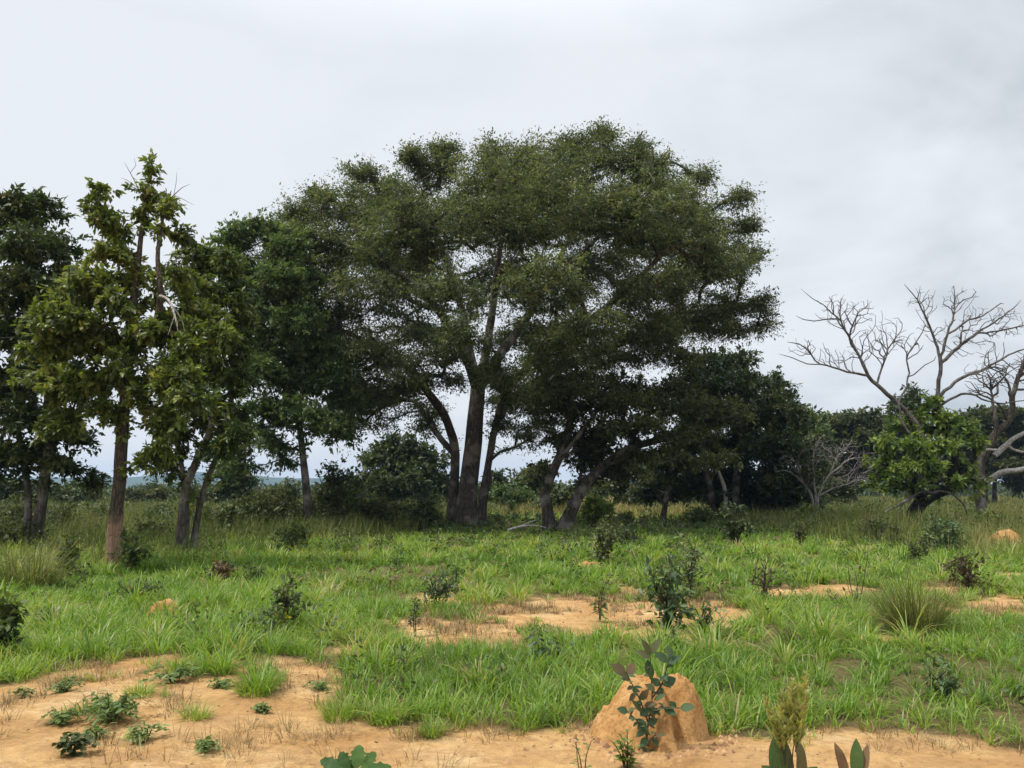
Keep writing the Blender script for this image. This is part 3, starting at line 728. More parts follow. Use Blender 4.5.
# the great spreading tree in the middle; foliage also fills the whole dome, in uneven clumps
d_ = unit(rng.normal(0, 1, (9000, 3))); d_ = d_[d_[:, 2] > .08]; q_ = d_ * rng.uniform(.25, 1, (len(d_), 1)) ** .4
c_ = at(532, 296, 35); EXTRA_CROWN = c_ + q_ * np.array([10.0, 8.5, 6.6]); EXTRA_CROWN[:, 0] += .35 * q_[:, 2]
n_ = vn(EXTRA_CROWN[:, 0] * .55 + 40, EXTRA_CROWN[:, 2] * .75 + EXTRA_CROWN[:, 1] * .31, 7) * .6 + vn(EXTRA_CROWN[:, 0] * .5, EXTRA_CROWN[:, 1] * .5, 17) * .4
EXTRA_CROWN = EXTRA_CROWN[n_ > .50 + .08 * vn(EXTRA_CROWN[:, 0] * 2, EXTRA_CROWN[:, 2] * 2, 3)][:1350]
tree('spreading_tree', 'great umbrella crowned tree with several fused grey trunks, the tallest and widest tree', 35, [
    ('trunk', True, [(466, 527), (467, 500), (470, 470), (474, 440), (476, 412), (478, 390)], .40, .27),
    ('trunk', True, [(452, 526, .2), (453, 500, .2), (455, 478, .2), (456, 455), (453, 438)], 0.218, 0.16),
    ('trunk', True, [(481, 526, .1), (484, 495), (488, 470), (492, 445), (496, 425)], 0.172, 0.128),
    ('limb', False, [(452, 440), (444, 415, -.5), (430, 395, -1), (412, 372, -2), (385, 352, -3), (352, 335, -4), (325, 325, -4)], 0.187, 0.056),
    ('limb', False, [(451, 455), (440, 438, .5), (428, 420, 1), (414, 402, 2), (396, 402, 2.5), (375, 412, 3), (360, 430, 3)], 0.133, 0.04),
    ('limb', False, [(478, 392), (468, 360, -.5), (455, 335, -1), (435, 305, -2), (405, 278, -3), (370, 255, -4), (335, 240, -4)], 0.234, 0.048),
    ('limb', False, [(476, 400), (470, 350, 1), (462, 310, 2), (448, 265, 3), (430, 220, 3.5), (420, 185, 3)], 0.203, 0.04),
    ('limb', False, [(478, 392), (486, 350, 0), (492, 310, 0), (497, 265, -1), (505, 220, -1.5), (512, 180, -2)], 0.234, 0.04),
    ('limb', False, [(480, 390), (500, 355, 1), (522, 325, 2), (545, 285, 3), (570, 235, 4), (592, 175, 4)], 0.234, 0.04),
    ('limb', False, [(495, 425), (505, 395, -1), (530, 365, -2), (570, 335, -3), (615, 300, -4), (655, 262, -5), (690, 225, -5)], 0.218, 0.048),
    ('limb', False, [(497, 420), (515, 395, 1), (555, 370, 2), (605, 350, 2), (655, 330, 1), (705, 315, 0), (745, 305, 0)], 0.187, 0.04),
    ('limb', False, [(545, 285, 3), (580, 255, 1), (620, 215, 0), (650, 180, 0)], 0.117, 0.04),
    ('limb', False, [(435, 305, -2), (425, 260, -5), (410, 220, -7), (395, 185, -7)], 0.101, 0.032),
    ('limb', False, [(486, 465), (500, 452, -.5), (515, 448, -1), (528, 440, -1)], 0.078, 0.032),
], [
    (318, 249, 36, 29, -3), (345, 215, 40, 31, -2), (380, 201, 34, 29, 2), (435, 175, 36, 29, 1), (478, 189, 34, 29, -3), (525, 189, 40, 31, 3), (578, 167, 34, 31, 1), (612, 159, 32, 29, -1),
    (645, 185, 34, 34, 2), (685, 207, 30, 29, -2), (718, 235, 28, 29, 1), (730, 271, 24, 26, -1), (738, 309, 26, 20, 1), (728, 335, 32, 14, 0),
    (290, 219, 12, 7.2, -2, 1, 2), (318, 199, 13, 9.6, -1, 1, 2), (360, 175, 16, 9.6, 0, 1, 2), (412, 157, 13, 8.4, 0, 1, 2), (448, 151, 16, 8.4, 1, 1, 2), (488, 159, 12, 7.2, -1, 1, 2), (535, 162, 13, 7.2, 1, 1, 2), (572, 145, 14, 8.4, 0, 1, 2), (598, 135, 14, 7.2, 0, 1, 2), (640, 149, 13, 8.4, 0, 1, 2),
    (664, 167, 10, 7.2, 0, .8, 2), (704, 177, 13, 7.2, 0, 1, 2), (742, 201, 12, 8.4, 0, 1, 2), (750, 227, 9, 9.6, 0, .8, 2), (752, 259, 8, 9.6, 0, .8, 2), (764, 305, 9, 8.4, 0, .8, 2), (764, 327, 10, 7.2, 0, .8, 2), (690, 359, 18, 6, 0, 1, 1.5), (282, 252, 10, 9.6, -1, .8, 1.5), (700, 273, 45, 39, -4), (655, 243, 50, 42, 5),
    (610, 218, 50, 39, -6), (560, 228, 50, 42, 6), (510, 233, 48, 39, -7), (455, 225, 48, 39, 6), (405, 238, 48, 39, -6), (355, 261, 45, 34, 4), (318, 285, 36, 26, -3),
    (420, 278, 40, 26, 5, 4, .7), (370, 303, 45, 23, -4, 4, .8), (335, 328, 40, 20, 0, 4, .8), (450, 303, 40, 21, -7, 4, .7), (505, 288, 42, 26, 7, 4, .7), (545, 293, 45, 26, -7, 4, .8), (600, 283, 45, 29, 5, 4, .8),
    (650, 303, 45, 26, -4, 4, .9), (690, 328, 45, 20, 3, 4, .9), (640, 338, 45, 18, -1, 4, .9), (585, 338, 45, 18, -6, 4, .9), (530, 343, 40, 17, 5, 4, .8), (470, 343, 35, 16, -7, 4, .6), (415, 341, 40, 18, 4, 4, .8),
    (375, 363, 42, 21, -3, 4, .9), (345, 388, 30, 21, 1, 3, .8), (410, 381, 28, 13, -4, 3, .7), (545, 371, 40, 16, -2, 4, .8), (600, 365, 40, 14, 3, 4, .8), (660, 358, 35, 13, 0, 3, .8), (500, 383, 26, 13, -4, 3, .7),
    (575, 393, 24, 16, -3, 2.5, .8), (540, 408, 24, 18, 1, 2.5, .8), (360, 423, 14, 21, 3, 2, .6), (525, 438, 14, 16, -1, 1.5, .7),
    (398, 392, 26, 11, -2.5, 2.5, .9), (425, 412, 15, 10, 1.5, 2, .8), (378, 402, 22, 11, 2.5, 2.5, .8), (505, 402, 20, 11, 1.5, 2, .9), (535, 398, 28, 12, -2.5, 2.5, .9), (455, 384, 18, 8, -3.5, 2, .7), (492, 372, 22, 9, -4, 2, .8), (550, 425, 20, 11, 1.5, 2, .8), (350, 405, 18, 12, -1.5, 2, .9), (440, 360, 26, 9, -5, 2, .8), (555, 350, 30, 12, -6, 3, .9), (330, 350, 26, 14, -2, 2.5, 1), (300, 320, 26, 14, -2, 2.5, 1), (286, 240, 22, 12, -3, 2, 1.4), (280, 268, 24, 12, -3, 2, 1.3), (276, 300, 22, 11, -2, 2, 1.1), (285, 335, 22, 12, 0, 2, 1), (300, 214, 16, 8, -2, 1.5, 1.4), (310, 370, 24, 12, 1, 2.5, 1), (335, 420, 16, 10, 2, 2, .8), (312, 375, 18, 10, 0, 2, .8), (430, 428, 15, 9, 2, 1.5, .8), (508, 428, 14, 9, 1, 1.5, .8), (385, 425, 14, 9, 2, 1.5, .7),
], M(BK_GREAT, LF_MAIN, limb=BK_DARK), 46.0, 92, .42, .13, .105, .047, .010, .6, extra=EXTRA_CROWN, nt=9, flat=.3, shell=.2, clump=.3, rand=.22, bf=.12, droop=.1, base_t=.46, flare=1.35)

# the lone tree at the left front
Y = 16.6
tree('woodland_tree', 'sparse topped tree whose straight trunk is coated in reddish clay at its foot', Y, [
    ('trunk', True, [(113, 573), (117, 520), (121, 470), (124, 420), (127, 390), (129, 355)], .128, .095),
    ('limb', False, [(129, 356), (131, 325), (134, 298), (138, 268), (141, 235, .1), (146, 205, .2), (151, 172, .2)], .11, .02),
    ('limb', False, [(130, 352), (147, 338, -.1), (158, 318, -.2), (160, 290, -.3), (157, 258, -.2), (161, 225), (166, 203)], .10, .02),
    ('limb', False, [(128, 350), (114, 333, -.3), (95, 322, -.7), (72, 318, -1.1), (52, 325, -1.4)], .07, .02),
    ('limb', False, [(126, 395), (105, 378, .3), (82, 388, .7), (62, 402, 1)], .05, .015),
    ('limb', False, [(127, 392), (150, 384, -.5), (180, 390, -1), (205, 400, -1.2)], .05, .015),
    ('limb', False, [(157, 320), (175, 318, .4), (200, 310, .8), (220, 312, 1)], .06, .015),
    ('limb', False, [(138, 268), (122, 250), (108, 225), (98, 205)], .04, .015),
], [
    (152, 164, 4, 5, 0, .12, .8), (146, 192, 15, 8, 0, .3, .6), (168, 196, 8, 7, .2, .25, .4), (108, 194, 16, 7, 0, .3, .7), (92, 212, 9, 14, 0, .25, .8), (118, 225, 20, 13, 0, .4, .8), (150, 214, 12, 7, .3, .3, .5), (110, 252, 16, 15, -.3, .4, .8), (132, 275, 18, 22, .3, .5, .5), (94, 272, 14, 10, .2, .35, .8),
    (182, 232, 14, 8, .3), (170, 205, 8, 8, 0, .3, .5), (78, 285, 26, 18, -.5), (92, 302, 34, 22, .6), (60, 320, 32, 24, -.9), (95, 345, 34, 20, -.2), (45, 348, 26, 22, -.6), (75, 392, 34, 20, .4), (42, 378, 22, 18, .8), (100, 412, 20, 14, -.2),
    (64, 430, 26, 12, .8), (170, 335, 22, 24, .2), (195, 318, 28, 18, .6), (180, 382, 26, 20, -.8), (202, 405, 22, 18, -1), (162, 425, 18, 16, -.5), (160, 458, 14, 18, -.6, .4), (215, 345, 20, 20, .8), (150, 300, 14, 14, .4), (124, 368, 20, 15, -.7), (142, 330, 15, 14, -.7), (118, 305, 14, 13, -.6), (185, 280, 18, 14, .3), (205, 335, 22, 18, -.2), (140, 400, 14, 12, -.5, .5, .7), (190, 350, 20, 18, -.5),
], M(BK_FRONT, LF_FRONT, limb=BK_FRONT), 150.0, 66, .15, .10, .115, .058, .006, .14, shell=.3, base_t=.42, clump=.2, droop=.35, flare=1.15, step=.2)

# bare twigs and a torn limb on that tree
def dead_piece(name, parent_base, polys, mat, Y, rt, label=None, parent=None):
    T = Tree()
    for k, (root, pts, r0, r1) in enumerate(polys):
        T.poly([at(p[0], p[1], Y + (p[2] if len(p) > 2 else 0)) for p in pts], r0, r1, 'twig', root, step=.15, bare=0)
    ch = T.finish(rt, .03); g = Geo()
    for cl in ch.values(): tubes(g, [c[0] for c in cl], [c[1] for c in cl], 5)
    o = g.build(name, mat, parent, parent_base, smooth=True)
    if label: o['label'] = label
    return o


ft = bpy.data.objects['woodland_tree']; fb = np.array(ft.location)
dead_piece('bare_twig', fb, [(True, [(146, 205, .2), (138, 188), (130, 172), (124, 162)], .012, .005), (False, [(138, 188), (127, 180), (121, 178)], .008, .004), (False, [(132, 176), (136, 165), (134, 158)], .007, .004),
    (True, [(166, 203), (174, 195), (182, 188), (190, 184)], .012, .005), (False, [(176, 194), (184, 200), (194, 205)], .008, .004), (False, [(172, 197), (176, 183), (177, 172)], .007, .004),
    (True, [(150, 190), (158, 178), (163, 170)], .008, .004)], TW_BROWN, Y, .005, 'leafless twigs at the very top', ft)
dead_piece('broken_limb', fb, [(True, [(160, 296, -.4), (168, 300, -.6), (174, 315, -.8), (178, 332, -.8)], .035, .014), (False, [(170, 304, -.6), (182, 322, -.6), (186, 345, -.6)], .016, .006), (False, [(174, 315, -.8), (168, 335, -.9)], .012, .005)], BK_BONE, Y, .006, 'pale torn limb hanging down', ft)

# dark tree at the left edge
tree('dense_tree', 'dark heavy crowned tree cut by the left edge, behind the lone clay footed tree', 21, [
    ('trunk', True, [(36, 545), (40, 505), (46, 465), (50, 425), (46, 380)], .12, .10),
    ('trunk', True, [(27, 545), (29, 500), (24, 460), (15, 415)], .08, .07),
    ('limb', False, [(48, 440), (62, 420, -.5), (75, 430, -1)], .06, .02),
    ('limb', False, [(46, 380), (40, 320), (35, 260), (32, 215)], .12, .03),
    ('limb', False, [(15, 415), (-10, 370), (-30, 300), (-30, 240)], .1, .03),
], [
    (5, 212, 30, 22, 0), (40, 212, 24, 16, .5), (62, 250, 18, 18, 0), (25, 250, 40, 24, -1), (-25, 240, 30, 30, 0), (60, 285, 22, 20, .5), (20, 295, 45, 26, -1.2), (55, 330, 30, 25, 1), (10, 340, 45, 28, -.8), (-30, 310, 35, 35, .5), (45, 375, 36, 24, -.8),
    (0, 390, 40, 26, .6), (30, 420, 40, 18, -1), (-30, 400, 30, 25, 0), (70, 440, 22, 14, .4), (15, 455, 40, 14, 0), (92, 480, 16, 7, .3, .5), (50, 465, 20, 8, -.5), (-20, 470, 24, 14, 0),
], M(BK_GREY, LF_DARK, limb=BK_DARK), 95, 78, .22, .13, .13, .062, .008, .19, shell=.25, base_t=.42)

# forked tree between the two
tree('forked_tree', 'full crowned tree on two slim forked stems, just right of the lone clay footed tree', 20.5, [
    ('trunk', True, [(181, 540), (183, 505), (186, 485), (197, 460), (210, 432), (216, 400)], .10, .07),
    ('trunk', True, [(193, 538, .4), (199, 505, .4), (206, 480, .3), (216, 455, .2), (224, 425)], .075, .055),
    ('trunk', True, [(185, 540, .3), (187, 510, .3), (184, 480, .2), (180, 455)], .07, .05),
    ('limb', False, [(216, 400), (214, 350), (205, 300), (200, 260)], .07, .02), ('limb', False, [(224, 425), (236, 380), (240, 330), (236, 285)], .06, .02), ('limb', False, [(180, 455), (170, 430), (165, 400)], .04, .02),
], [
    (200, 258, 26, 16, 0), (226, 265, 24, 16, -.3), (245, 290, 12, 20, .2), (185, 285, 22, 18, .5), (218, 300, 32, 24, -.6), (246, 325, 14, 22, 0), (195, 335, 28, 22, .6), (228, 345, 28, 24, -.5), (205, 375, 32, 22, .5), (238, 385, 22, 22, -.4), (185, 408, 26, 20, 0), (222, 418, 28, 18, .5),
    (170, 440, 16, 18, 0), (242, 435, 18, 14, -.5), (215, 452, 24, 10, -.3), (165, 470, 10, 14, .2, .4), (168, 375, 20, 22, .6),
], M(BK_GREY, LF_MID, limb=BK_DARK), 125, 62, .18, .12, .125, .052, .007, .13, shell=.3, base_t=.45, clump=.25, droop=.4)

# slim tree left of the great one
tree('slender_tree', 'slender airy green tree with a single thin dark trunk, left of the great tree', 30, [
    ('trunk', True, [(308, 522), (306, 490), (303, 460), (299, 430), (297, 415)], .135, .10),
    ('limb', False, [(297, 417), (285, 385), (270, 355), (260, 325), (250, 285), (240, 250)], .1, .03),
    ('limb', False, [(298, 420), (303, 390), (303, 365), (300, 330), (290, 290), (275, 255)], .09, .03),
    ('limb', False, [(298, 418), (290, 395, 1), (292, 360, 1.5), (310, 330, 1.5), (318, 310, 1)], .07, .03),
    ('limb', False, [(301, 440), (320, 425, -.5), (338, 415, -1)], .04, .02), ('limb', False, [(300, 430), (280, 425, 1), (255, 430, 1.5), (235, 440, 2)], .05, .02),
], [
    (232, 240, 20, 20.8, 0), (262, 232, 24, 19.5, .5), (290, 248, 22, 23.4, -.5), (240, 275, 28, 26, 1), (278, 280, 28, 26, -1), (310, 290, 24, 26, .6), (258, 312, 32, 28.6, 0), (298, 325, 30, 23.4, -1), (280, 352, 36, 26, 1), (318, 350, 28, 20.8, 0), (255, 375, 28, 26, -.8), (300, 385, 30, 20.8, .8), (335, 380, 24, 18.2, -.4),
    (260, 412, 26, 20.8, 1), (300, 412, 26, 15.6, -1), (345, 405, 20, 18.2, .4), (236, 440, 20, 20.8, 1.5), (270, 445, 20, 13, 0), (232, 468, 18, 13, 1), (325, 425, 20, 13, -1), (345, 435, 12, 18.2, 0, 1), (285, 462, 18, 7.8, 1, .8, .5),
], M(BK_DARK, LF_SLIM, limb=BK_DARK), 78, 60, .28, .10, .145, .066, .009, .17, shell=.3, base_t=.48)

# the leaning pair of stems right of the great tree
tree('leaning_tree', 'low spreading olive tree on two dark leaning stems, right beside the great tree', 33, [
    ('trunk', True, [(549, 529), (547, 512), (544, 495), (551, 476), (560, 455), (568, 432), (572, 408)], .23, .14),
    ('trunk', True, [(562, 531), (571, 512), (582, 490), (602, 468), (628, 450), (660, 440), (695, 430), (730, 418)], .24, .08),
    ('limb', False, [(556, 466), (575, 440, -.5), (590, 420, -1), (605, 402, -1.2)], .11, .04),
    ('limb', False, [(574, 502), (580, 478, .5), (586, 455, 1), (584, 435, 1)], .08, .03),
    ('limb', False, [(605, 466), (640, 452, -1), (680, 452, -1.5), (715, 462, -2)], .08, .03),
    ('limb', False, [(628, 450), (640, 425, .5), (655, 405, 1)], .09, .03),
    ('limb', False, [(570, 420), (560, 395), (545, 380)], .08, .03),
], [
    (585, 440, 26, 14, 1), (600, 405, 32, 14, -1), (640, 405, 40, 16, 0), (672, 395, 34, 14, 1), (700, 412, 34, 14, -.5), (730, 412, 26, 12, .5), (640, 428, 40, 12, -1.5), (690, 438, 34, 10, -1), (610, 430, 26, 12, 1), (585, 462, 24, 12, 1), (612, 474, 24, 10, 1.5, 1, .9), (600, 450, 26, 10, 1.4), (630, 462, 24, 9, .8), (580, 485, 12, 7, 1, .8, .6), (650, 462, 26, 9, -1, 1, .7),
    (550, 440, 16, 12, .6), (562, 412, 24, 14, .5), (590, 385, 28, 12, 1), (620, 388, 30, 12, 1.5), (565, 385, 26, 12, -1), (540, 470, 12, 8, .5, .8, .5), (715, 462, 26, 9, -2, 1, .8),
], M(BK_DARK, LF_OLIVE, limb=BK_DARK), 58, 58, .28, .11, .15, .066, .009, .24, shell=.3, base_t=.45)

# dark thicket tree to the right
tree('evergreen_tree', 'broad dark green tree of dense foliage reaching to the grass, right of the leaning stems', 43, [
    ('trunk', True, [(712, 516), (710, 490), (704, 462), (698, 435)], .2, .14), ('trunk', True, [(735, 516), (735, 480), (740, 450), (742, 410)], .22, .14), ('trunk', True, [(778, 516), (772, 480), (776, 445)], .2, .12), ('trunk', True, [(662, 514), (668, 485), (672, 465)], .14, .09),
    ('pale_stem', True, [(724, 516, -1.6), (725, 492, -1.6), (721, 478, -1.6), (717, 466, -1.6)], .13, .07),
    ('limb', False, [(742, 412), (735, 385), (720, 362)], .1, .04), ('limb', False, [(776, 445), (795, 425), (808, 420)], .08, .04),
], [
    (705, 368, 30, 14, 0), (735, 362, 26, 12, 1), (685, 385, 28, 16, -1), (725, 388, 40, 20, -2), (762, 390, 30, 18, 1), (785, 412, 28, 20, -1), (748, 415, 40, 20, 2), (708, 418, 40, 18, 1), (803, 438, 22, 22, 0), (775, 445, 36, 22, -2), (735, 448, 42, 18, 1.5), (695, 448, 32, 16, 2), (668, 460, 26, 16, 1),
    (812, 468, 18, 20, 0), (785, 478, 30, 20, -2), (750, 480, 34, 16, 2.5), (710, 478, 30, 16, 3), (680, 488, 26, 14, 2), (805, 498, 24, 14, -1), (770, 502, 30, 12, 1), (650, 490, 22, 14, 2), (735, 500, 40, 10, 4),
], M(BK_DARK, LF_DARK, limb=BK_DARK, pale_stem=BK_BONE), 40, 64, .34, .2, .19, .095, .011, .3, shell=.25, base_t=.42, up=-.9)

# bushes and trees beyond
def far_tree(name, label, px, pb, Y, lobes, bark, leaf, dens=19, per=60, L=.3, W=.16, group='trees in the distance', r=.22, sh=.45, sv=.25, bt=.45, up=-.6, n_stem=2):
    top = min(l[1] - l[3] * .2 for l in lobes); cx = np.mean([l[0] for l in lobes])
    polys = [('trunk', True, [(px + k * 8, pb), (px + k * 10, pb - (pb - top) * .35), (cx + k * 18, pb - (pb - top) * .7)], r, r * .55) for k in (np.arange(n_stem) - (n_stem - 1) / 2)]
    return tree(name, label, Y, polys, lobes, M(bark, leaf), dens, per, sh, sv, L, W, .014, r, group, shell=.35, base_t=bt, up=up)


far_tree('round_tree', 'rounded mid green tree beyond the grass, framed between slender trunk and great trunk', 400, 510, 62, [(402, 446, 26, 12), (385, 460, 30, 15), (420, 462, 30, 16), (365, 484, 24, 14), (400, 482, 36, 16, -2), (438, 484, 24, 14), (380, 500, 30, 8, -2), (425, 500, 30, 8, -2), (352, 497, 14, 8)], BK_DARK, LF_FAR, L=.28, W=.15)
far_tree('flat_topped_tree', 'flat topped olive tree on the skyline, left of the bare dead branches', 850, 508, 78, [(835, 424, 26, 9), (862, 419, 26, 9), (885, 424, 24, 9), (850, 440, 38, 14), (885, 445, 30, 16), (820, 452, 22, 16), (860, 468, 40, 16, 3), (900, 470, 30, 14, 3), (830, 485, 30, 12, 4)], BK_DARK, LF_OLIVE, L=.34, W=.17)
far_tree('flat_topped_tree', 'flat topped olive tree on the skyline behind the bare limbs at the right edge', 990, 508, 82, [(960, 424, 28, 10), (990, 416, 28, 9), (1020, 420, 26, 10), (975, 440, 34, 14), (1015, 445, 34, 18), (950, 455, 26, 14), (990, 468, 40, 16), (1045, 450, 30, 20), (940, 478, 30, 12, 3), (1040, 480, 36, 14)], BK_DARK, LF_OLIVE, L=.34, W=.17)
far_tree('narrow_tree', 'tall dark conical tree top showing above the green bush under the dead branches', 912, 508, 70, [(908, 393, 11, 6), (902, 404, 16, 7), (915, 408, 16, 8), (906, 425, 22, 14), (910, 455, 28, 20)], BK_DARK, LF_DARK, L=.3, W=.13)
far_tree('pale_green_tree', 'light green tree peeping past the right end of the broad dark tree', 812, 508, 66, [(812, 416, 10, 8), (815, 432, 16, 14), (818, 460, 20, 18)], BK_DARK, LF_SLIM, L=.28, W=.14)
far_tree('far_tree', 'small rounded tree far off between the great trunk and leaning stems, left one', 497, 508, 70, [(495, 478, 14, 8), (502, 490, 20, 10), (488, 494, 16, 8)], BK_DARK, LF_FAR, L=.3, W=.16)
far_tree('far_tree', 'small spreading tree far off just left of the leaning stems', 530, 508, 75, [(528, 478, 18, 9), (540, 470, 14, 8), (520, 492, 20, 8), (545, 490, 16, 8)], BK_DARK, LF_OLIVE, L=.3, W=.16)
far_tree('far_tree', 'dark round bush tree far off right of the clay footed trunk', 232, 510, 58, [(225, 470, 16, 12), (240, 482, 18, 12), (222, 495, 16, 8), (245, 498, 14, 8)], BK_DARK, LF_DARK, L=.26, W=.14)
far_tree('far_tree', 'dark green bush tree far off behind the stems at the left edge', 20, 515, 60, [(10, 488, 26, 10), (40, 492, 24, 10), (70, 498, 22, 8), (-20, 490, 24, 12)], BK_DARK, LF_FAR, L=.26, W=.14)
far_tree('far_tree', 'olive bush tree beyond the grass under the broad dark tree', 650, 512, 64, [(630, 470, 22, 14), (655, 482, 24, 12), (610, 486, 20, 10), (640, 498, 30, 8)], BK_DARK, LF_OLIVE, L=.28, W=.15)

for lb, px, Y_, w, h, leaf in (('low green bush tree between the great trunk and the leaning stems', 512, 56, 26, 20, LF_SLIM), ('low pale bush tree just right of the small spreading tree', 556, 54, 22, 18, LF_FAR), ('spreading bush tree behind the gap right of the clay footed trunk', 152, 66, 34, 20, LF_OLIVE),
                              ('broad olive bush tree on the rise left of the clay footed trunk', 78, 72, 34, 22, LF_FAR), ('bush tree in the gap left of the slender trunk', 284, 66, 24, 22, LF_OLIVE), ('green bush tree filling the gap right of the slender trunk', 330, 60, 22, 24, LF_FAR),
                              ('bush tree behind the dead pale tangle', 835, 58, 30, 26, LF_FAR), ('bush tree in the shade behind the broad dark tree', 690, 62, 34, 24, LF_FAR), ('grey olive bush tree half hidden by the forked stems', 196, 60, 20, 18, LF_OLIVE)):
    far_tree('far_bush', lb, px, 509, Y_, [(px - w * .45, 505 - h * .45, w * .45, h * .35), (px + w * .4, 505 - h * .5, w * .45, h * .4), (px, 505 - h * .75, w * .5, h * .35), (px - w * .1, 500, w * .7, h * .3)], BK_DARK, leaf, L=.24, W=.12, r=.1, group='bush trees beyond the grass', per=46)

# far-off bushland seen as one mass
g = Geo(); n = 2600
yy = rng.uniform(95, 420, n) ** 1.0; xx = rng.uniform(-1, 1, n) * (yy * .85 + 20)
keep = fbm(xx / 40, yy / 40, 201, 3) > .44 + .1 * (yy < 160); xx, yy = xx[keep], yy[keep]
hgt = rng.uniform(1.2, 3.6, len(xx)) * np.where(xx < -.2 * yy, .75, 1) + .004 * yy
per = 46; idx = np.repeat(np.arange(len(xx)), per); m = len(idx); d = unit(rng.normal(0, 1, (m, 3))); d[:, 2] = np.abs(d[:, 2])
q = np.stack([xx, yy, 0 * xx], 1)[idx] + d * np.stack([hgt * .9, hgt * .9, hgt], 1)[idx] * rng.uniform(.5, 1, (m, 1))
sz = (yy[idx] / FPX * 5) * rng.uniform(.6, 1.3, m)
simple_leaves(g, q, rng.normal(0, 1, (m, 3)), rng.normal(0, .6, (m, 3)) + np.array([0, 0, .9]), sz, sz * .6, np.clip(.45 + rng.normal(0, .12, m) + rng.normal(0, .2, len(xx))[idx], 0, 1))
o = g.build('distant_bushland', LF_FAR); o['kind'] = 'stuff'; tag(o, 'far-off bush and woodland stretching to the horizon behind the trees', 'woodland')

# ------------------------------------------------------------------ half dead tree at the right with a green bush crown
Y = 33
T_dead = tree('half_dead_tree', 'leafy green bushy crown on a black leaning trunk with bare grey dead limbs rising above', Y, [
    ('trunk', True, [(911, 532), (912, 518), (920, 504), (934, 494), (948, 488), (960, 478)], .25, .17),
    ('trunk', False, [(934, 494), (930, 470), (926, 450)], .25, .12), ('trunk', False, [(948, 488), (955, 455), (946, 430)], .2, .12),
], [
    (932, 400, 9, 9, 0), (914, 415, 12, 7, .4), (946, 416, 12, 8, -.4), (898, 424, 9, 5, .2), (966, 428, 12, 5, .5), (886, 441, 13, 6, -.5), (915, 443, 15, 9, -1.1), (945, 444, 15, 9, -.5), (976, 444, 10, 5, .2), (880, 461, 12, 7, .2), (906, 466, 15, 9, -1.2), (936, 468, 13, 9, -1), (964, 466, 13, 7, .3),
    (874, 480, 10, 6, 0), (893, 486, 11, 6, -.6), (918, 486, 9, 5, -1), (976, 486, 7, 8, 0), (930, 430, 10, 6, .8), (955, 482, 10, 5, -.6),
], M(BK_BLACK, LF_GREEN), 120, 22, .17, .12, .20, .10, .01, .4, shell=.3, base_t=.45, clump=.28, droop=.3, up=-.7)
db = np.array(T_dead.location)


def dead_limb(parent, base, Y, polys, lobes, mat, rt, r0, dens, name='dead_limb', label=None, step=.22, sides=6, jit=.09):
    """A bare limb: traced main boughs, each with crooked twigs grown into the space it fills."""
    T = Tree()
    for k, (root, pts, a, b) in enumerate(polys):
        T.poly([at(p[0], p[1], Y + (p[2] if len(p) > 2 else 0)) for p in pts], a, b, 'twig', root, step=step, bare=.1, wob=.28)
    if lobes:
        A = lobe_points(lobes, Y, dens, .2, -1.2); A[:, 2] += .25; T.grow(A, step=.25, bf=.3, angw=1.3, bend=.42, jit=jit)
    for tg in range(T.ntag): T.tag[:T.n] = 0
    ch = T.finish(rt, r0); g = Geo()
    for cl in ch.values():
        for lo, hi, sd in ((.05, 9, 9), (0, .05, 5)):
            s = [c for c in cl if lo <= c[1].max() < hi]
            if s: tubes(g, [c[0] for c in s], [np.maximum(c[1], rt * .8) for c in s], sd, .1)
    o = g.build(name, mat, parent, base, smooth=True)
    if label: o['label'] = label
    return o


dead_limb(T_dead, db, Y, [(True, [(930, 448), (918, 432), (907, 414), (893, 398), (876, 386), (862, 374), (852, 352), (842, 332), (830, 316), (818, 303), (806, 296), (801, 289)], .115, .013),
    (False, [(862, 375), (845, 374), (825, 367), (806, 364), (792, 358), (779, 354)], .05, .014), (False, [(854, 356), (850, 338), (852, 325), (858, 312), (868, 306)], .045, .014), (False, [(842, 334), (836, 318), (830, 305), (832, 296)], .035, .013),
    (False, [(876, 387), (882, 370), (886, 350), (898, 330), (898, 318)], .045, .013), (False, [(836, 322), (815, 320), (804, 318), (796, 316)], .03, .018), (False, [(820, 367), (812, 354), (800, 344), (787, 342)], .035, .018)],
    [(858, 320, 26, 18, 0, 1.2), (835, 315, 22, 18, 0, 1), (885, 345, 24, 22, .3, 1.1), (810, 352, 24, 12, 0, .9), (835, 365, 22, 10, 0, .9), (868, 350, 20, 20, 0, 1)], BK_PALE, .008, .12, 85, label='bare grey limb reaching out to the left')
dead_limb(T_dead, db, Y, [(True, [(944, 445, .3), (941, 415), (942, 385), (944, 362), (948, 340), (955, 318), (956, 300), (952, 288)], .115, .013),
    (False, [(944, 366), (936, 342), (928, 322), (918, 300), (908, 290), (904, 284)], .075, .014), (False, [(944, 364), (958, 348), (978, 332), (998, 318), (1012, 308), (1021, 300)], .08, .015), (False, [(950, 338), (968, 322), (982, 318), (1004, 304)], .05, .02),
    (False, [(941, 400), (960, 380), (985, 368), (1008, 356), (1034, 344), (1050, 340)], .08, .016), (False, [(942, 404), (968, 394), (995, 402), (1018, 402), (1040, 396)], .06, .015), (False, [(978, 333), (1000, 325), (1024, 322), (1040, 318)], .04, .02)],
    [(925, 305, 20, 14, 0, 1), (958, 305, 20, 14, 0, 1), (985, 325, 32, 18, .4, 1.4), (975, 350, 30, 16, .4, 1.3), (1000, 375, 34, 18, 0, 1.4), (935, 335, 18, 16, 0, .9), (1010, 330, 22, 16, .4, 1)], BK_PALE, .008, .12, 85, label='bare grey limb rising tallest above the green bush')
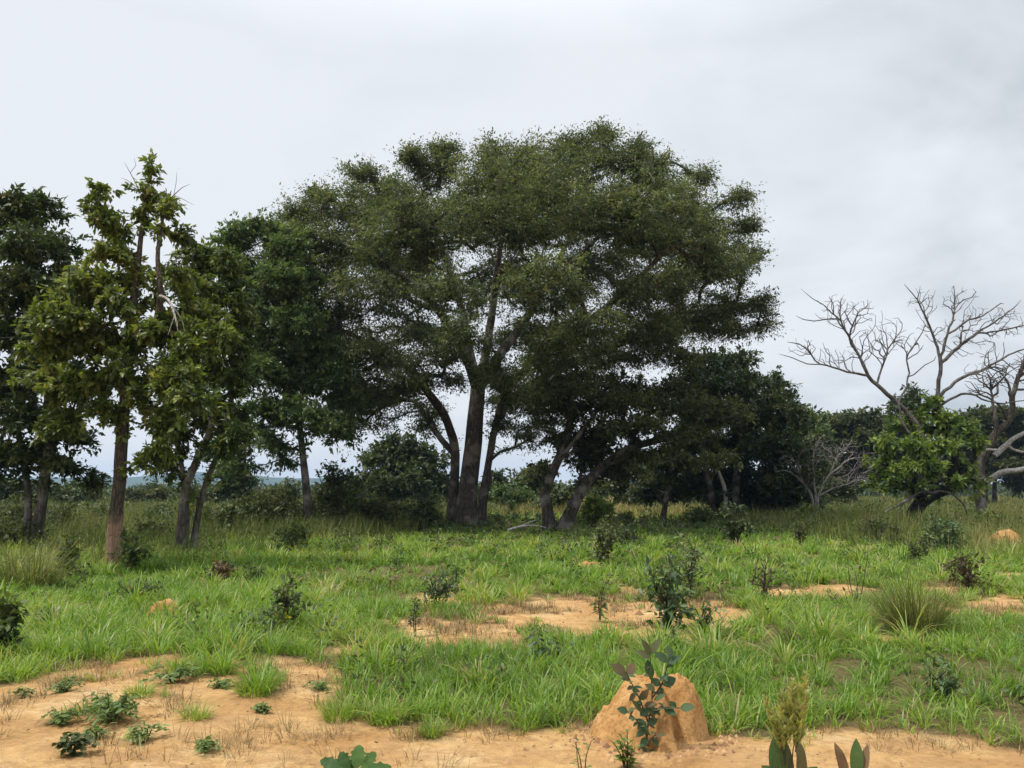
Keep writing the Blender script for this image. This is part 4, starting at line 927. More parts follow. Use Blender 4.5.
dead_limb(T_dead, db, Y, [(True, [(912, 436, -.4), (902, 425, -.4), (899, 405, -.3), (907, 390, -.2), (911, 375), (911, 358), (920, 340), (926, 326)], .045, .018), (False, [(911, 360), (903, 348), (894, 342)], .03, .016), (False, [(910, 378), (922, 364), (936, 356)], .03, .016)], [(915, 350, 18, 14, 0, .8)], BK_PALE, .011, .05, 40, label='thin crooked pale limb between the two big dead limbs')
dead_limb(T_dead, db, Y, [(True, [(938, 491, -.5), (925, 490, -.9), (905, 497, -1.2), (890, 506, -1.4), (868, 516, -1.6)], .06, .03), (True, [(938, 491, -.5), (952, 493, -.8), (962, 502, -1), (968, 514, -1), (970, 526, -1)], .05, .02), (False, [(905, 497, -1.2), (898, 512, -1.3), (895, 522, -1.3)], .03, .015)], None, BK_GREY, .015, .06, 0, name='drooping_limb', label='low arching dead branch in front of the trunk')

# bare tree with pale limbs running out of frame
Y = 34.5
tb = at(992, 520, Y); tb[2] = 0
T_r = thing('bare_tree', tb, 'bare pale barked dead tree with heavy twisted limbs cut by the right edge', 'tree')
dead_limb(T_r, tb, Y, [(True, [(984, 520), (982, 495), (988, 470), (997, 450), (1003, 436), (1014, 425), (1020, 410), (1026, 385), (1040, 355)], .21, .06), (False, [(1000, 444), (994, 425), (990, 405), (986, 385)], .09, .03), (False, [(1012, 427), (1000, 410), (985, 398), (968, 390)], .06, .025),
    (False, [(1022, 400), (1010, 380), (1002, 372), (985, 364)], .05, .022)], [(1010, 385, 28, 20, 0, 1.2), (985, 390, 22, 14, 0, 1), (1040, 370, 26, 24, 0, 1.2)], BK_DARK, .011, .21, 80, name='trunk')
dead_limb(T_r, tb, Y, [(True, [(986, 482, -.4), (998, 472, -.6), (1018, 470, -.9), (1040, 464, -1)], .13, .08)], None, BK_BONE, .02, .17, 0, name='pale_limb', label='lowest thick pale limb lying level')
dead_limb(T_r, tb, Y, [(True, [(994, 456, .2), (1008, 446, .2), (1026, 438), (1045, 432)], .12, .06), (False, [(1008, 446), (1020, 450), (1040, 448)], .07, .03)], None, BK_BONE, .02, .12, 0, name='pale_limb', label='upper pale limb pointing to the right')
dead_limb(T_r, tb, Y, [(True, [(996, 450, -.3), (980, 448, -.6), (962, 446, -.8), (945, 447, -.9)], .06, .02)], None, BK_BONE, .016, .06, 0, name='pale_limb', label='thin pale limb pointing to the left across the green bush')

# tangled pale dead brush below the skyline tree
Y = 40
bb = at(812, 516, Y); bb[2] = 0
T_b = thing('dead_thorn_tree', bb, 'low tangle of whitish dead branches between the broad dark tree and green bush', 'tree')
dead_limb(T_b, bb, Y, [(True, [(812, 518), (811, 500), (806, 488), (796, 478), (786, 472), (774, 472)], .09, .03), (True, [(816, 518), (818, 498), (826, 480), (838, 468), (852, 460), (866, 458)], .08, .03), (True, [(814, 518), (815, 495), (812, 470), (815, 450), (822, 436)], .07, .025),
    (False, [(826, 480), (835, 460), (845, 448), (852, 440)], .05, .02), (False, [(818, 498), (845, 488), (868, 480), (880, 468)], .05, .02), (False, [(806, 488), (795, 465), (785, 455), (778, 460)], .04, .02)],
    [(840, 455, 26, 14, 0, 1.4), (862, 468, 20, 12, 0, 1.2), (815, 455, 22, 18, 0, 1.2), (788, 462, 16, 12, 0, 1), (850, 482, 26, 10, 0, 1.2), (800, 475, 16, 12, 0, 1)], BK_ASH, .009, .06, 110, name='trunk', jit=.2)
# ------------------------------------------------------------------ shrubs and plants
def shrub(name, label, px, pb, w, h, leaf, Y=None, dens=17, per=22, L=.09, W=.05, sh=.11, sv=.08, bt=.45, group=None, twig=None, stems=5, cat='shrub', droop=.2, clump=.22, bare=0, extra=(), loose=1.):
    """A bush of several stems from one foot; w, h in pixels at its place."""
    p0 = on_ground(px, pb) if Y is None else at(px, pb, Y)
    if Y is not None: p0[2] = float(gz(p0[0], p0[1]))
    Yb = p0[1]; m = Yb / FPX; W_, H_ = w * m * .5, h * m
    T = Tree()
    for k in range(stems):
        a = rng.uniform(0, 6.28); q = rng.uniform(.15, .7)
        tip = p0 + np.array([math.cos(a) * W_ * q, math.sin(a) * W_ * q, H_ * rng.uniform(.55, .9)])
        mid = p0 + (tip - p0) * .5 + np.array([-math.cos(a), -math.sin(a), .4]) * W_ * .12
        T.poly([p0 + np.array([math.cos(a), math.sin(a), 0]) * .03 - np.array([0, 0, .03]), mid, tip], .006 + H_ * .010, .004 + H_ * .003, 'stem', True, step=H_ / 6, bare=.1)
    n = int(dens * (1 + (W_ * W_ * H_) ** .45 * 4)); d = unit(rng.normal(0, 1, (n, 3))); rr = rng.uniform(.25, 1, n) ** .5
    A = p0 + np.array([0, 0, H_ * .56]) + d * rr[:, None] * np.array([W_ * .92, W_ * .92, H_ * .46]) * rng.uniform(.75, 1.15 * loose, (n, 1))
    A[:, 2] = np.maximum(A[:, 2], p0[2] + .08 * H_)
    A += rng.normal(0, .07, A.shape) * np.array([W_, W_, H_ * .8])
    T.grow(A, step=max(.05, H_ / 8), bf=.2)
    th = thing(name, p0, label, cat, group)
    T.wood(.003 + .002 * H_, .01 + .015 * H_, {'trunk': twig or TW_BROWN}, th, p0)
    if per:
        g = Geo(); spray(g, T, per, sh, sv, L, W, bt, clump, .16, droop)
        g.build('foliage', leaf, th, p0)
    return th


def sapling(name, label, px, pb, h, leaf, stems=1, n=24, L=.09, W=.05, lean=.2, group=None, cat='plant', detail=False, droop=.25, bt=.45, start=.25, twig=None, wave=0., spread=1., rise=.35, tints=None, Y=None, prof=None, rad=None):
    """A young plant: one or a few stems with leaves set round them."""
    p0 = on_ground(px, pb) if Y is None else at(px, pb, Y)
    if Y is not None: p0[2] = float(gz(p0[0], p0[1]))
    H_ = h * p0[1] / FPX
    th = thing(name, p0, label, cat, group); gs, gl = Geo(), Geo()
    for k in range(stems):
        a = rng.uniform(0, 6.28); ln = lean * (rng.uniform(.3, 1) if stems > 1 else .5)
        hh = H_ * (1 if k == 0 else rng.uniform(.55, .95))
        b0 = p0 + np.array([math.cos(a), math.sin(a), 0]) * .015 * (stems > 1) - np.array([0, 0, .03])
        tip = p0 + np.array([math.cos(a) * ln * hh, math.sin(a) * ln * hh, hh])
        c = catmull([b0, p0 + (tip - p0) * .5 + rng.normal(0, .04, 3) * hh, tip], hh / 8)
        r0 = rad or (.004 + .008 * hh)
        tubes(gs, [c], [np.linspace(r0, r0 * .35, len(c))], 6)
        t = np.linspace(start, 1, n) + rng.uniform(-.02, .02, n); t = np.clip(t, 0, 1); f = t * (len(c) - 1); i0 = np.minimum(f.astype(int), len(c) - 2)
        pos = c[i0] + (c[i0 + 1] - c[i0]) * (f - i0)[:, None]
        an = np.arange(n) * 2.4 + rng.normal(0, .4, n)
        ax = np.stack([np.cos(an), np.sin(an), np.full(n, rise) + .5 * t ** 3 + rng.normal(0, .2, n)], 1); ax = unit(ax)
        st = rng.uniform(.15, .5, n)[:, None] * L * spread
        nr = np.array([0, 0, 1.]) + rng.normal(0, .25, (n, 3)) + ax * -.2
        sz = rng.uniform(.65, 1.15, n) * (1 - .35 * t ** 3)
        tv = np.clip((bt if tints is None else np.interp(t, [0, 1], tints)) + rng.normal(0, .14, n), 0, 1)
        tubes(gs, [np.stack([pos[j], pos[j] + ax[j] * st[j]]) for j in range(n)], [np.array([r0 * .3, r0 * .2])] * n, 3)
        if detail: broad_leaves(gl, pos + ax * st, ax, nr, L * sz, W * sz, tv, droop=rng.uniform(.5, 1.5, n) * droop, wave=wave, prof=prof)
        else: simple_leaves(gl, pos + ax * st, ax + np.array([0, 0, -droop]), nr, L * sz, W * sz, tv)
    gs.build('stem', twig or TW_GREEN, th, p0, smooth=True)
    gl.build('foliage', leaf, th, p0, smooth=detail)
    return th


def tussock(name, label, px, pb, h, w, mat, n=260, bt=.5, dry=.1, group=None, wid=.007, cat='grass tussock'):
    p0 = on_ground(px, pb); m = p0[1] / FPX; H_ = h * m; W_ = w * m
    th = thing(name, p0, label, cat, group); g = Geo()
    a = rng.uniform(0, 6.28, n); q = np.sqrt(rng.uniform(0, 1, n)) * W_ * .25
    p = p0 + np.stack([np.cos(a) * q, np.sin(a) * q, np.zeros(n) - .02], 1)
    t = np.clip(bt + rng.normal(0, .13, n) + (rng.uniform(0, 1, n) < dry) * .35, 0, 1)
    blades(g, p, a + rng.normal(0, .5, n), H_ * rng.uniform(.6, 1.35, n), np.maximum(wid, .7 * m) * rng.uniform(.7, 1.2, n), rng.uniform(0, .45, n) * min(1.5, W_ / H_), rng.uniform(.2, 1.5, n) * min(1.3, W_ / H_), t, 5)
    g.build('blades', mat, th, p0); return th


LF_SAP = leaf_mat('leaf_sapling', [(0, (.028, .058, .026)), (.5, (.07, .12, .048)), (.8, (.12, .175, .066)), (1, (.19, .22, .085))], trans=.3, rough=.42, spec=.4)
LF_CREEP = leaf_mat('leaf_creeping', [(0, (.065, .11, .03)), (.5, (.13, .20, .055)), (1, (.22, .28, .09))], trans=.3, rough=.5)
LF_PALE = leaf_mat('leaf_pale', [(0, (.035, .055, .02)), (.5, (.075, .10, .035)), (1, (.17, .18, .07))], trans=.25)
LF_BRONZE = leaf_mat('leaf_bronze', [(0, (.035, .06, .03)), (.3, (.06, .085, .04)), (.55, (.10, .085, .04)), (.8, (.17, .085, .05)), (1, (.22, .11, .07))], trans=.28, rough=.4, spec=.45)
LF_BLUE = leaf_mat('leaf_bluegreen', [(0, (.020, .045, .028)), (.5, (.045, .085, .05)), (.85, (.075, .12, .06)), (1, (.15, .11, .055))], trans=.18, rough=.38, spec=.45)
LF_PLUME = leaf_mat('leaf_plume', [(0, (.20, .24, .07)), (.5, (.34, .34, .11)), (1, (.50, .43, .17))], trans=.4)
LF_REDBR = leaf_mat('leaf_redbrown', [(0, (.05, .05, .022)), (.5, (.11, .075, .035)), (1, (.20, .11, .06))], trans=.2)
LF_YEL = leaf_mat('leaf_yellow', [(0, (.45, .33, .03)), (1, (.6, .46, .05))], trans=.3)

# undergrowth below the trees
G = 'shrubs at the foot of the trees'
shrub('shrub', 'dark leafy climber clad bush right of the slender trunk', 332, 522, 44, 70, LF_DARK, Y=33, L=.15, W=.08, sh=.25, sv=.2, group=G, bt=.55)
shrub('shrub', 'brown twiggy bush at the foot of the slender trunk', 300, 528, 70, 36, LF_OLIVE, Y=31, L=.12, W=.06, sh=.22, sv=.15, group=G, bt=.45, per=14)
shrub('shrub', 'olive thicket between slender trunk and forked stems', 256, 530, 74, 40, LF_OLIVE, Y=30, L=.13, W=.065, sh=.25, sv=.18, group=G, bt=.5, per=24)
shrub('shrub', 'grey green bushy thicket left of the great trunk', 382, 528, 64, 34, LF_OLIVE, Y=33.5, L=.13, W=.065, sh=.24, sv=.16, group=G, bt=.55, per=24)
shrub('shrub', 'light green bush touching the left side of the great trunk', 424, 530, 44, 34, LF_PALE, Y=33, L=.13, W=.065, sh=.22, sv=.16, group=G, bt=.35, per=24)
shrub('shrub', 'tall dark bush at the left of the great trunk against the round tree', 345, 525, 40, 46, LF_MID, Y=36, L=.15, W=.075, sh=.22, sv=.16, group=G, bt=.5)
shrub('shrub', 'bright green rounded bush right of the leaning stems', 597, 523, 38, 30, LF_GREEN, Y=36, L=.15, W=.08, sh=.2, sv=.15, group=G, bt=.6, dens=26)
shrub('shrub', 'small black green conical bush right of the bright green bush', 628, 526, 13, 20, LF_DARK, Y=33, L=.1, W=.05, sh=.1, sv=.1, group=G, bt=.3)
shrub('shrub', 'loose bush with light green top in front of the broad dark tree', 735, 546, 34, 44, LF_PALE, L=.10, W=.05, sh=.13, sv=.1, group=G, bt=.35, per=22)
shrub('shrub', 'low green bush below the pale stem of the broad dark tree', 700, 520, 30, 18, LF_MID, Y=37, L=.13, W=.07, sh=.2, sv=.14, group=G, bt=.55)
shrub('shrub', 'dark rounded bush low in the grass between forked and slender trunks', 292, 556, 38, 32, LF_MID, L=.08, W=.045, sh=.12, sv=.09, group=G, bt=.5)
shrub('shrub', 'grey shadowy bush beyond the forked stems', 160, 520, 36, 22, LF_DARK, Y=34, L=.13, W=.07, sh=.22, sv=.15, group=G, bt=.6)
shrub('shrub', 'dark bush against the right side of the clay footed trunk', 133, 574, 34, 40, LF_MID, L=.07, W=.04, sh=.1, sv=.08, group=G, bt=.35)
shrub('shrub', 'dark leafy bush in the grass left of the clay footed trunk', 66, 580, 18, 34, LF_MID, L=.09, W=.05, sh=.1, sv=.09, group=G, bt=.35)
shrub('shrub', 'dark bush with dead twigs at the bend of the forked stems', 228, 525, 30, 34, LF_DARK, Y=27, L=.12, W=.06, sh=.18, sv=.14, group=G, bt=.55)
shrub('shrub', 'low green bush in the grass below the half dead tree', 945, 556, 48, 38, LF_SAP, L=.09, W=.05, sh=.14, sv=.1, group=G, bt=.55, per=24)
shrub('shrub', 'reddish brown thin leaved bush right of the big grass tussock', 968, 592, 52, 40, LF_REDBR, L=.06, W=.028, sh=.11, sv=.09, group=G, bt=.25, per=18)
shrub('shrub', 'low brownish bush left of the black leaning trunk', 876, 545, 44, 30, LF_OLIVE, L=.09, W=.045, sh=.14, sv=.1, group=G, bt=.5, per=18)
shrub('shrub', 'green bush in front of the dead tangle of branches', 805, 526, 36, 22, LF_MID, Y=36, L=.12, W=.06, sh=.2, sv=.14, group=G, bt=.55, per=20)
shrub('shrub', 'pale leafy bush at the right edge beside the clay mound', 985, 530, 40, 22, LF_MID, Y=30, L=.11, W=.06, sh=.18, sv=.13, group=G, bt=.55, per=20)

# young trees and weeds standing in the grass
for px, pb, Y_, w, h, lf, lb in ((18, 530, 26, 70, 44, LF_OLIVE, 'olive thicket round the stems at the left edge'), (60, 528, 28, 40, 34, LF_OLIVE, 'loose olive bush right of the stems at the left edge'), (96, 522, 32, 34, 26, LF_FAR, 'low olive bush left of the clay footed trunk, farther back'),
                                (205, 532, 29, 40, 26, LF_OLIVE, 'low olive bush at the foot of the right forked stem'), (150, 540, 25, 34, 22, LF_OLIVE, 'low grassy bush between clay footed trunk and forked stems'), (275, 526, 34, 40, 38, LF_OLIVE, 'twiggy olive bush close behind the slender trunk'), (10, 552, 20.5, 60, 30, LF_FAR, 'spreading low bush at the left edge behind the rank tussock')):
    shrub('shrub', lb, px, pb, w, h, lf, Y=Y_, L=.11, W=.055, sh=.2, sv=.15, group=G, bt=.5, per=18, stems=7, loose=1.2)

# young trees and weeds standing in the grass
G = 'young plants standing in the grass'
shrub('bush', 'large dark blue green bush standing in the orange earth patch', 668, 631, 54, 62, LF_SAP, L=.085, W=.042, sh=.11, sv=.09, dens=15, per=13, loose=1.5, group=G, bt=.45, stems=7)
shrub('bush', 'tall greyish wispy bush directly behind the large dark bush', 690, 600, 34, 66, LF_SAP, L=.06, W=.03, sh=.10, sv=.09, per=16, group=G, bt=.8)
shrub('bush', 'thin brown stemmed bush at the right foot of the large dark bush', 702, 636, 40, 34, LF_SAP, L=.06, W=.03, sh=.05, sv=.05, per=7, group=G, bt=.6, dens=12)
sapling('sapling', 'slim grey green sapling on the orange earth left of the large dark bush', 599, 622, 44, LF_SAP, stems=3, n=22, L=.10, W=.06, lean=.35, group=G, bt=.65, droop=.5)
shrub('sapling', 'pale leaved sapling growing out of the small half hidden clay mound', 603, 566, 38, 46, LF_PALE, L=.075, W=.05, sh=.09, sv=.08, per=15, dens=18, group=G, bt=.6, stems=4)
sapling('sapling', 'short dark sapling with drooping leaves in front of the earth patch', 543, 662, 32, LF_SAP, stems=2, n=18, L=.13, W=.04, lean=.2, group=G, bt=.25, droop=.9)
sapling('sapling', 'narrow dark upright sapling left of the orange earth patch', 415, 636, 36, LF_SAP, stems=2, n=26, L=.075, W=.045, lean=.12, group=G, bt=.1, droop=.1)
shrub('bush', 'straggling dark bush of thin leaves behind the narrow sapling', 436, 606, 44, 36, LF_SAP, L=.06, W=.03, sh=.10, sv=.08, per=14, group=G, bt=.35)
sapling('sapling', 'dark leafy sapling rising behind the straggling bush', 456, 590, 28, LF_SAP, stems=3, n=22, L=.09, W=.05, lean=.4, group=G, bt=.25)
sapling('sapling', 'small dark round topped sapling in the grass before the grey green thicket', 396, 572, 24, LF_SAP, stems=3, n=22, L=.10, W=.06, lean=.5, group=G, bt=.3)
sapling('sapling', 'spindly light leaved sapling in front of the great trunk', 434, 553, 28, LF_PALE, stems=4, n=14, L=.12, W=.07, lean=.4, group=G, bt=.5)
shrub('bush', 'brown tinged low bush in the middle of the left grass', 222, 582, 28, 18, LF_REDBR, L=.06, W=.035, sh=.07, sv=.05, per=18, group=G, bt=.5)
shrub('bush', 'low bush with yellowish tips right of the brown tinged bush', 254, 584, 26, 20, LF_PALE, L=.06, W=.035, sh=.07, sv=.05, per=16, group=G, bt=.4)
th = shrub('bush', 'leafy weed with a bright yellow leaf at its foot', 285, 634, 36, 50, LF_PALE, L=.075, W=.04, sh=.07, sv=.06, per=11, dens=16, group=G, bt=.25, stems=4, loose=1.3)
g = Geo(); b0 = np.array(th.location); k = 5; an = np.linspace(0, 5.2, k)
broad_leaves(g, b0 + np.array([-.01, -.08, .13]) + rng.normal(0, .01, (k, 3)), np.stack([np.cos(an), -.3 + 0 * an, np.sin(an)], 1), np.tile([0, -1., .3], (k, 1)), rng.uniform(.09, .14, k), .035, rng.uniform(0, 1, k))
g.build('yellow_leaf', LF_YEL, th, b0)
shrub('bush', 'blue green rounded weed in the left grass', 47, 628, 22, 20, LF_SAP, L=.055, W=.035, sh=.06, sv=.05, per=18, group=G, bt=.7)
shrub('bush', 'dark bush cut by the left edge of the picture', 0, 658, 34, 58, LF_MID, L=.07, W=.045, sh=.08, sv=.07, dens=26, per=24, group=G, bt=.4)
sapling('sapling', 'small broad leaved sprout in the grass right of the left clay mound', 183, 634, 18, LF_SAP, stems=2, n=8, L=.10, W=.075, lean=.3, group=G, bt=.5)
shrub('bush', 'mat of dark thin leaves behind the left clay mound', 140, 606, 62, 18, LF_MID, L=.05, W=.018, sh=.10, sv=.05, per=22, dens=20, group=G, bt=.35)
tussock('grass_tussock', 'large fountain of grass standing at the right before the half dead tree', 914, 634, 62, 92, m_rank, 620, bt=.42, dry=.06)
tussock('grass_tussock', 'rank dull tussock with arching straw blades at the left edge', 28, 592, 48, 90, m_rank, 520, bt=.42, dry=.12)
sapling('sapling', 'wiry dark weed just left of the big grass tussock', 857, 606, 50, LF_SAP, stems=5, n=13, L=.06, W=.03, lean=.45, group=G, bt=.4)
shrub('bush', 'tall wispy brown and green weed above the earth patch at right', 765, 606, 34, 48, LF_REDBR, L=.05, W=.02, sh=.09, sv=.08, per=8, group=G, bt=.2)
shrub('bush', 'small bush with dark base in the grass behind the large dark bush', 625, 548, 34, 26, LF_PALE, L=.08, W=.045, sh=.12, sv=.09, per=14, group=G, bt=.3)
shrub('bush', 'dark weed in the grass at the right before the low green bush', 918, 566, 30, 26, LF_OLIVE, L=.06, W=.03, sh=.11, sv=.09, per=14, group=G, bt=.5)
shrub('bush', 'dark patch of weeds in the grass at the right end of the near bank', 945, 700, 46, 32, LF_SAP, L=.045, W=.025, sh=.07, sv=.05, per=16, group=G, bt=.55)
shrub('bush', 'dark weed standing before the black leaning trunk', 800, 545, 20, 26, LF_OLIVE, L=.08, W=.04, sh=.11, sv=.09, per=14, group=G, bt=.4)

# plants on the bare earth in front
G = 'weeds growing on the bare earth'
def rosette(name, label, px, pb, r, mat, n=60, L=.05, W=.02, bt=.5, h=.10):
    """A low clump of small feathery leaves."""
    p0 = on_ground(px, pb); R_ = r * p0[1] / FPX; th = thing(name, p0, label, 'weed', G); gs, gl = Geo(), Geo()
    k = max(7, n // 9); an = rng.uniform(0, 6.28, k); pts = []
    for a in an:
        d = np.array([math.cos(a), math.sin(a), 0]); ln = R_ * rng.uniform(.3, 1.25); hh = h * rng.uniform(.5, 1.2)
        c = catmull([p0 - np.array([0, 0, .01]), p0 + d * ln * .45 + np.array([0, 0, hh]), p0 + d * ln + np.array([0, 0, hh * .55])], ln / 8); tubes(gs, [c], [np.linspace(.004, .0015, len(c))], 5)
        m = 12; f = np.linspace(.2, 1, m) * (len(c) - 1); i0 = np.minimum(f.astype(int), len(c) - 2); pos = c[i0] + (c[i0 + 1] - c[i0]) * (f - i0)[:, None]
        sd = np.cross(d, [0, 0, 1.])
        for s in (-1, 1):
            ax = sd * s + d * .5 + rng.normal(0, .25, (m, 3)); broad_leaves(gl, pos + rng.normal(0, .012, (m, 3)), ax, np.array([0, 0, 1.]) + rng.normal(0, .45, (m, 3)), L * rng.uniform(.45, 1.25, m), W, np.clip(bt + rng.normal(0, .15, m), 0, 1), rows=4)
    gs.build('stem', TW_GREEN, th, p0, smooth=True); gl.build('foliage', mat, th, p0, smooth=True); return th


rosette('weed', 'largest mat of feathery green weeds on the bare earth at left', 110, 724, 36, LF_CREEP, 190, .06, .022, .5, .16)
rosette('weed', 'small leafy weed on bare earth at upper left of the feathery mat', 66, 694, 16, LF_CREEP, 60, .05, .022, .5, .08)
rosette('weed', 'dark little weed on bare earth at the left side of the feathery mat', 60, 726, 14, LF_CREEP, 70, .05, .018, .6, .08)
rosette('weed', 'trailing green weed at the bottom left corner of the bare earth', 70, 758, 16, LF_PALE, 70, .06, .028, .4, .10)
rosette('weed', 'spiky green weed on bare earth right of the trailing weed', 146, 744, 16, LF_CREEP, 60, .07, .016, .8, .08)
rosette('weed', 'wide low weed on bare earth near the grass edge at left', 172, 686, 24, LF_CREEP, 90, .06, .022, .5, .10)
rosette('weed', 'tiny weed alone on bare earth left of the near grass bank', 262, 712, 8, LF_CREEP, 40, .035, .018, .6, .05)
tussock('grass_tuft', 'isolated tuft of grass on the bare earth left of the near bank', 255, 696, 24, 60, m_grass, 330, bt=.45, dry=.15, cat='grass tuft', wid=.006)
tussock('grass_tuft', 'thin spreading grass tuft on the bare earth right of the feathery mat', 196, 722, 20, 46, m_grass, 150, bt=.6, dry=.3, cat='grass tuft', wid=.006)

for lb, px, py, r in (('ragged green weed on bare earth just above the trailing corner weed', 92, 740, 13), ('flat green weed on bare earth below the grass bank at far left', 22, 700, 14), ('pair of weedy sprigs on bare earth right of the wide low weed', 222, 690, 16), ('thin weed on bare earth between grass tuft and near bank', 318, 690, 14), ('pale green weed in the brown stubble at bottom left', 200, 752, 14)):
    rosette('weed', lb, px, py, r, LF_CREEP, 50, .045, .016, .55, .055)
for lb, px, py, h, w, n_ in (('ragged grass tuft on bare earth at the tip of the near bank', 340, 716, 26, 56, 260), ('small grass tuft on bare earth below the near bank', 432, 732, 20, 36, 150), ('sprawling grass tuft above the feathery mat at left', 140, 700, 18, 44, 150)):
    tussock('grass_tuft', lb, px, py, h, w, m_grass, n_, bt=.45, dry=.25, cat='grass tuft', wid=.006)

WAVY = np.array([.05, .30, .52, .72, .80, .92, .97, 1.0, .9, .82, .55, .05])
tl_ = np.linspace(0, 1, 17); LOBED = (np.sin(np.pi * (.04 + .94 * tl_) ** 1.15) ** .8) * (.86 + .16 * np.cos(tl_ * 6.28 * 4.5)); OV11 = np.array([.05, .42, .70, .88, .98, 1.0, .96, .86, .68, .42, .04])
OVAL = np.array([.06, .6, .92, 1.0, .93, .72, .4, .04])


def big_plant(name, label, p0, leaves, mat, stems, group=None, parts=None, rows=8, wave=.0, bark=None, sr=.006, prof=None):
    """A broad-leaved plant given leaf by leaf: position, pointing direction, facing, length, width, tint, droop."""
    th = thing(name, p0, label, 'plant', group); gs, gl = Geo(), Geo()
    for c in stems: tubes(gs, [catmull(np.array(c, float), .04)], [np.linspace(sr, sr * .4, len(catmull(np.array(c, float), .04)))], 7)
    a = [np.array(x, float) for x in zip(*leaves)]
    broad_leaves(gl, a[0], a[1], a[2], a[3], a[4], a[5], droop=a[6], fold=.10, wave=wave, rows=rows, prof=OVAL if prof is None else prof)
    gs.build('stem', bark or TW_BROWN, th, p0, smooth=True); gl.build('leaves', mat, th, p0, smooth=True); return th


# seedling at the bottom edge with big wavy leaves
p0 = on_ground(354, 790); c0 = at(354, 766, p0[1])
lv = []
for (px, py), (tx, ty), W_, nf in (((346, 772), (319, 757), .085, (-.5, -.5, .7)), ((350, 770), (338, 752), .085, (-.3, -.9, .4)), ((356, 770), (360, 744), .095, (.25, -.9, .4)), ((361, 770), (377, 750), .075, (.4, -.7, .6)), ((362, 773), (391, 763), .08, (.4, -.5, .8)),
                               ((352, 774), (330, 768), .075, (-.2, -.5, .8)), ((356, 774), (350, 758), .07, (0, -1, .3)), ((360, 775), (374, 766), .07, (.1, -.6, .8))):
    a_ = at(px, py, p0[1]); b_ = at(tx, ty, p0[1] + rng.uniform(.02, .10)); v_ = b_ - a_; l_ = np.linalg.norm(v_)
    lv.append((a_, v_, nf, l_ * 1.02, W_, rng.uniform(.1, .75), .22))
LF_SEED = leaf_mat('leaf_seedling', [(0, (.03, .075, .02)), (.5, (.075, .15, .04)), (1, (.15, .22, .06))], trans=.3, rough=.55, spec=.18, mottle=.7)
big_plant('broadleaf_seedling', 'low seedling with broad wavy edged green leaves at the bottom edge', p0, lv, LF_SEED, [[p0, at(355, 774, p0[1])]] + [[at(355, 778, p0[1]), l[0]] for l in lv], wave=.04, rows=17, prof=LOBED)

# plant at the bottom right with upright tawny plumes
p0 = on_ground(790, 792); Yp = p0[1]
th = thing('plume_plant', p0, 'plant with upright tawny feathery shoots above dark broad leaves at the bottom edge', 'plant')
gs, gl, gf = Geo(), Geo(), Geo()
for (bx0, by0, tx, ty, wd) in ((786, 748, 793, 680, 15), (793, 750, 806, 672, 15), (782, 752, 764, 696, 10), (788, 752, 782, 690, 12), (795, 752, 800, 706, 12), (784, 754, 772, 716, 8)):
    a_ = at(bx0, by0, Yp); b_ = at(tx, ty, Yp + rng.uniform(-.05, .08)); c = catmull([a_, (a_ + b_) / 2 + rng.normal(0, .008, 3), b_], .02); tubes(gs, [c], [np.linspace(.003, .001, len(c))], 5)
    m = 90; f = np.linspace(.10, 1, m) * (len(c) - 1); i0 = np.minimum(f.astype(int), len(c) - 2); pos = c[i0] + (c[i0 + 1] - c[i0]) * (f - i0)[:, None]
    d = unit(b_ - a_); an = rng.uniform(0, 6.28, m); ax = np.stack([np.cos(an), np.sin(an), 0 * an], 1) * .9 + d * 1.0
    ll = wd * Yp / FPX * .75 * np.sin(np.linspace(.25, 1, m) * np.pi * .93) + .008
    simple_leaves(gf, pos, ax, rng.normal(0, 1, (m, 3)), ll, ll * .38, rng.uniform(0, 1, m))
lv = []
for (px, py), (tx, ty), W_, nf, t_ in (((782, 786), (772, 732), .075, (-.6, -.7, .3), .25), ((788, 784), (783, 730), .08, (.4, -.9, .2), .45), ((798, 784), (812, 738), .07, (.6, -.8, .2), .75), ((780, 782), (754, 768), .05, (0, -.5, .8), .1), ((776, 778), (762, 764), .04, (0, -.6, .7), .2),
                                (( 800, 786), (818, 764), .05, (0, -.6, .7), .6), ((845, 782), (843, 742), .045, (.2, -1, .2), 1.0), ((856, 782), (858, 738), .05, (-.2, -1, .2), .5), ((862, 780), (866, 742), .035, (-.5, -.8, .2), .9), ((866, 784), (904, 762), .055, (0, -.5, .85), .45), ((846, 784), (828, 768), .04, (0, -.6, .7), .8), ((870, 784), (880, 768), .04, (0, -.6, .8), .6)):
    a_ = at(px, py, Yp); b_ = at(tx, ty, Yp + .04); v_ = b_ - a_; lv.append((a_, v_, nf, np.linalg.norm(v_), W_ * 1.4, t_ + rng.normal(0, .08), rng.uniform(.15, .5)))
LF_MIXED = leaf_mat('leaf_mixed', [(0, (.028, .05, .016)), (.5, (.07, .115, .032)), (.7, (.11, .145, .05)), (.9, (.15, .09, .045)), (1, (.19, .085, .055))], trans=.28, rough=.55, spec=.15, mottle=.5)
th2 = thing('leafy_seedling', p0 + np.array([.35, 0, 0]), 'small seedling with one reddish and one green upright leaf, cut by the bottom edge', 'plant')
